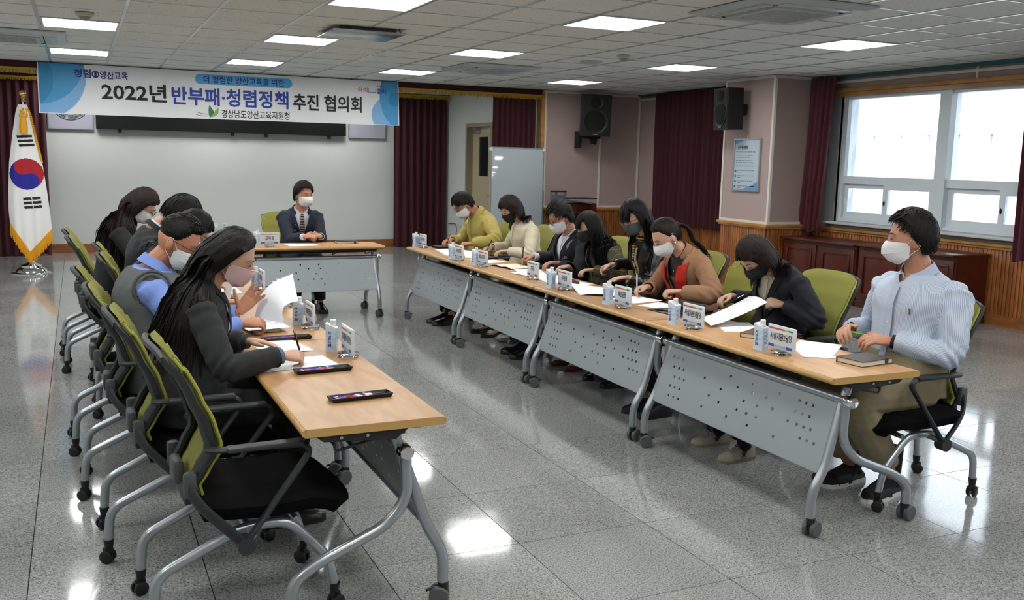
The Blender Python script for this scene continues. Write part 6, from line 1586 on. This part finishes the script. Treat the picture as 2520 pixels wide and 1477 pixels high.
# text on the -X face must read with -Y to the right
plate(-.565,.62,0,'교육활동지원담당','white name plate nearest the camera in the left row',tw=.155); plate(-.565,1.36,0,'체육행정담당','white name plate beside the pen tray in front of the grey vest man',tw=.13)
plate(-.555,2.10,0,'학교운영담당','white name plate third from the camera in the left row',tw=.13); plate(-.555,2.82,0,'재정담당','white name plate fourth from the camera in the left row',tw=.09)
plate(.03,5.77,PI/2,'교육장','white name plate on the head table',tw=.085)
for (x,y,a,l) in ((1.335,.155,.35,'water carton beside the nearest name plate of the right row'),(1.335,.885,.35,'water carton left of the person in the navy coat'),(1.355,1.635,.35,'water carton in front of the person in the camel coat'),(1.345,2.40,.3,'water carton in front of the person in the leather jacket'),
 (1.37,3.83,.3,'water carton in front of the man in the navy suit, right row'),(1.36,4.35,.3,'water carton in front of the person in the cream jacket'),(1.41,5.49,.25,'water carton at the far end of the right row'),
 (-.60,.765,PI*.5-.35,'water carton nearest the camera in the left row'),(-.60,1.49,PI*.5-.3,'water carton in front of the man in the grey vest'),(-.565,2.24,PI*.5-.3,'water carton third from the camera in the left row'),(-.58,2.93,PI*.5-.3,'water carton fourth from the camera in the left row'),(-.62,4.25,PI*.5-.3,'water carton in front of the person with long brown hair'),(-.05,5.97,PI*.2,'water carton on the head table behind the name plate')):
    carton(x,y,a,l)
def tray(x,y,rz,label,lite=1.):
    r=thing('pen_tray',label,'pen tray',(x,y,ZT),rz,'black trays with plastic film on the tables')
    L_,W_=.235,.062; b=MB(); 
    def rim(k,z): return [(-L_/2+k,-W_/2+k,z),(L_/2-k,-W_/2+k,z),(L_/2-k,W_/2-k,z),(-L_/2+k,W_/2-k,z)]
    R=[rim(.006,.0),rim(.0,.016),rim(.001,.0175),rim(.004,.017),rim(.010,.003)]
    b.add(sum(R,[]),[(i*4+j,i*4+(j+1)%4,(i+1)*4+(j+1)%4,(i+1)*4+j) for i in range(4) for j in range(4)]+[(3,2,1,0),(16,17,18,19)]); b.build('tray_body',mat('tray_black','#0c0c0d',.35),r,False)
    rnd=random.Random(int(x*100)); 
    for c,y0 in (('#b01c2a',-.012),('#2a2fb0',.004)):
        b=MB(); b.slab(lambda u,v:V((-.10+.145*u,y0-.006+.016*v+.004*math.sin(u*9+y0*99),.0115+.004*math.sin(u*14+v*3)**2)),18,4,.001); b.build('plastic_film',mat('film_'+c.strip('#'),c,.2,coat=.5),r)
    MB().tube([(-.09,.014,.008),(.095,.012,.008)],.0042,8).build('black_pen',M_black,r)
    return r
tray(-.71,-.105,.10,'black pen tray alone on the empty end of the left table'); tray(-.735,.37,.08,'black pen tray beside the writing hand of the person in the charcoal blazer'); tray(-.74,1.09,.08,'black pen tray with red film between the two nearest left seats')
tray(1.60,4.86,PI/2+.1,'black pen tray in front of the man in the mustard jacket'); tray(1.62,2.62,PI/2-.2,'black pen tray beside the curled white sheet'); tray(1.66,1.12,.3,'black pen tray beside the person in the navy coat')
def sheet(name,label,cat,P,m,fn=None,th=.0006,z=.0008,nu=10,nv=8,group=None):
    """quad with corners P (xy) on the table; fn(u,v)->z"""
    c=sum((V((a,b,0)) for a,b in P),V())/4
    r_=MB(); f=lambda u,v:(V((*P[0],0))*(1-u)*(1-v)+V((*P[1],0))*u*(1-v)+V((*P[2],0))*u*v+V((*P[3],0))*(1-u)*v)+V((0,0,ZT+z+(fn(u,v) if fn else 0)))
    r_.slab(f,nu,nv,th); o=r_.build(name,m,None,loc=(c.x,c.y,ZT)); tag(o,label,cat,group); return o
P1,P2,P3=printed('printed_sheet',0),printed('printed_sheet_b',5,70),printed('printed_sheet_c',9,50)
PW=mat('paper_white','#dfe2e6',.6)
A4=lambda x,y,a,w_=.21,h_=.297:[(x+ (px*math.cos(a)-py*math.sin(a)),y+(px*math.sin(a)+py*math.cos(a))) for px,py in ((-w_/2,-h_/2),(w_/2,-h_/2),(w_/2,h_/2),(-w_/2,h_/2))]
sheet('document','printed sheets under the left hand of the person in the charcoal blazer','paper',A4(-.80,.93,.15),P1,lambda u,v:.004*math.sin(u*3)); sheet('document','white printed page under the pen of the person in the charcoal blazer','paper',A4(-.80,.555,.12,.297,.21),P2,z=.0016)
sheet('document','printed sheets lying before the man in the grey vest','paper',A4(-.80,1.42,.1),P3,lambda u,v:.02+.004*u); 
def book(x,y,rz,L_,W_,h,label,m,edge=mat('page_cream','#c9c2ab',.7),z=0):
    r=thing('notebook',label,'notebook',(x,y,ZT+z),rz)
    MB().box((0,0,h*.5),(L_-.008,W_-.010,h-.006)).build('pages',edge,r,False)
    MB().box((0,0,.0015),(L_,W_,.003),bev=.001).box((0,0,h-.0015),(L_,W_,.003),bev=.001).box((0,W_/2-.002,h/2),(L_,.004,h),bev=.001).build('cover',m,r)
    MB().box((L_*.3,-W_/2+.004,h/2),(.02,.006,h+.002)).build('strap',m,r)
    return r
book(-.80,1.40,1.6,.20,.14,.02,'thick notebook under the printed sheets of the grey vest man',mat('cover_grey','#2c2b29',.5))
book(1.60,-.245,.12,.21,.145,.026,'charcoal leather notebook at the near end of the right row',mat('cover_charcoal','#343231',.5,bump=(300,.2)))
sheet('document','printed page before the man in the striped shirt','paper',A4(1.63,.10,-.9),P1); sheet('document','second printed page sticking out under the first, right row near end','paper',A4(1.52,-.01,-.5,.15,.21),P2,z=.0018)
book(1.56,.44,.5,.19,.13,.024,'brown covered notebook with cream pages beside the nearest water cartons',mat('cover_brown','#5a3220',.5)); book(1.66,.36,.3,.17,.10,.018,'black pouch behind the brown notebook',M_blackm,M_blackm)
# lifted stapled paper (held by the person in the navy coat)
o=MB().slab(lambda u,v:V((1.46+.36*u+.05*v,.72-.02*u+.20*v+.02*v*u,ZT+.012+.115*u**1.3*(1)+.012*math.sin(v*PI))),14,8,.0012).build('document',printed('printed_sheet_d',3),None,loc=(1.6,.9,ZT)); tag(o,'stapled sheets lifted by the person in the navy coat','paper')
sheet('document','printed sheet lying under the lifted papers','paper',A4(1.62,.70,-.4),P2)
sheet('document','printed page under the white marker pen','paper',A4(1.62,1.74,.2,.25,.24),P1); sheet('document','printed sheet overlapping beside the camel sleeve','paper',A4(1.63,1.46,.35,.21,.2),P3,z=.0018)
sheet('clip_folder','thin black folder under the phone by the camel sleeve','folder',A4(1.60,1.22,.1,.24,.31),mat('folder_black','#101113',.4),th=.004)
r=thing('phone','black phone on the black folder','phone',(1.56,1.27,ZT+.005),.5); MB().box((0,0,.004),(.075,.15,.008),bev=.003).build('phone_body',M_black,r)
r=thing('pencil_case','black zipped pouch behind the phone','pouch',(1.72,1.30,ZT+.005),.35); MB().box((0,0,.017),(.10,.20,.034),bev=.014).build('pouch_body',mat('pouch_black','#141518',.55,bump=(200,.3)),r); MB().tube([(-.052,-.08,.02),(-.052,.08,.02)],.0018,5).build('zip',M_alu,r)
o=sheet('document','large blank white sheet curling up at the table edge','paper',[(1.37,2.02),(1.58,1.84),(1.80,2.05),(1.47,2.34)],PW,lambda u,v:.028*(1-v)*(1-u)*2*u+.035*v*v*(1-u),nu=14,nv=12)
for i,(x,y,a,m_) in enumerate(((1.60,2.60,.3,P1),(1.56,2.80,-.1,P2),(1.62,2.98,.5,P3),(1.55,3.12,.2,P1),(1.60,3.28,-.3,P2))): sheet('document',['printed sheet at the right of the pile by the checked jacket','printed sheet behind the three character name plate','printed sheet under the hand in the checked sleeve','white sheet at the left of the paper pile','printed sheet next to the open notebook'][i],'paper',A4(x,y,a),m_,z=.0008+.0012*i,group='sheets spread in the middle of the right row')
r=thing('notebook','open notebook with cream pages under the hand of the man in navy, right row','notebook',(1.60,3.62,ZT+.001),.15)
MB().slab(lambda u,v:V((-.1+.2*u,-.15+.3*v,.004+.010*abs(math.sin(v*PI*2))**.7)),6,24,.001).build('open_pages',mat('page_ivory','#cfcab4',.7),r); MB().box((0,0,.0015),(.215,.32,.003)).build('cover',M_blackm,r,False)
sheet('document','printed page in front of the person in the cream jacket','paper',A4(1.60,4.10,.2),P2); book(1.66,4.25,.2,.16,.12,.018,'black notebook by the hand in the cream sleeve',M_blackm,M_blackm)
sheet('document','large white sheet in front of the man in the mustard jacket','paper',[(1.40,4.62),(1.66,4.50),(1.72,5.0),(1.50,5.16)],PW,lambda u,v:.012*math.sin(u*PI)*v); book(1.66,5.30,.1,.24,.17,.02,'black folder at the far end of the right row',M_blackm,M_blackm)
r=sheet('document','folded white leaflet standing by the far water carton','paper',[(1.50,4.40),(1.62,4.34),(1.66,4.52),(1.52,4.60)],PW,lambda u,v:.06*math.sin(v*PI)*(1-u*.3))
sheet('document','printed page under the clasped hands on the head table','paper',A4(.36,5.86,PI/2+.1),P3); book(.84,5.98,0,.22,.15,.024,'black notebook with cream pages on the head table',mat('cover_black','#151413',.45))
# curled page held up by the man in the grey vest
def curl(u,v):
    A,B,C_,D=V((-.80,1.62,ZT+.022)),V((-.69,1.42,ZT+.026)),V((-.615,1.41,ZT+.135)),V((-.60,1.62,ZT+.25))
    return (A*(1-u)+B*u)*(1-v)+(D*(1-u)+C_*u)*v+V((-.045,0,.035))*math.sin(PI*v)*(1-.25*u)
o=MB().slab(curl,14,18,.0008).build('document',PW,None,loc=(-.7,1.55,ZT)); tag(o,'large white page curling upright in the hand of the man in the grey vest','paper')
o=MB().slab(lambda u,v:V((-.86+.05*u,2.12+.20*v,ZT+.03+.22*u)),6,6,.002).build('document',P1,None,loc=(-.85,2.2,ZT)); tag(o,'printed pages held upright by the person half hidden in the left row','paper')
for i,(x,y) in enumerate(((-.8,2.85),(-.8,3.85))): sheet('document',['printed page before the man in the dark grey suit','printed page before the person with long brown hair'][i],'paper',A4(x,y,0),P1)
# crumpled tissue on the floor
rnd=random.Random(8); b=MB(); b.ball((0,0,.028),(.055,.05,.03),14,9); b.v=[(x+rnd.uniform(-.010,.010),y+rnd.uniform(-.010,.010),max(.0008,z+rnd.uniform(-.010,.010))) for x,y,z in b.v]
o=b.build('tissue',mat('tissue_white','#b9b9b5',.9),None,False); o.location=(1.74,4.05,0.0047); tag(o,'crumpled white tissue on the floor under the right tables','tissue')
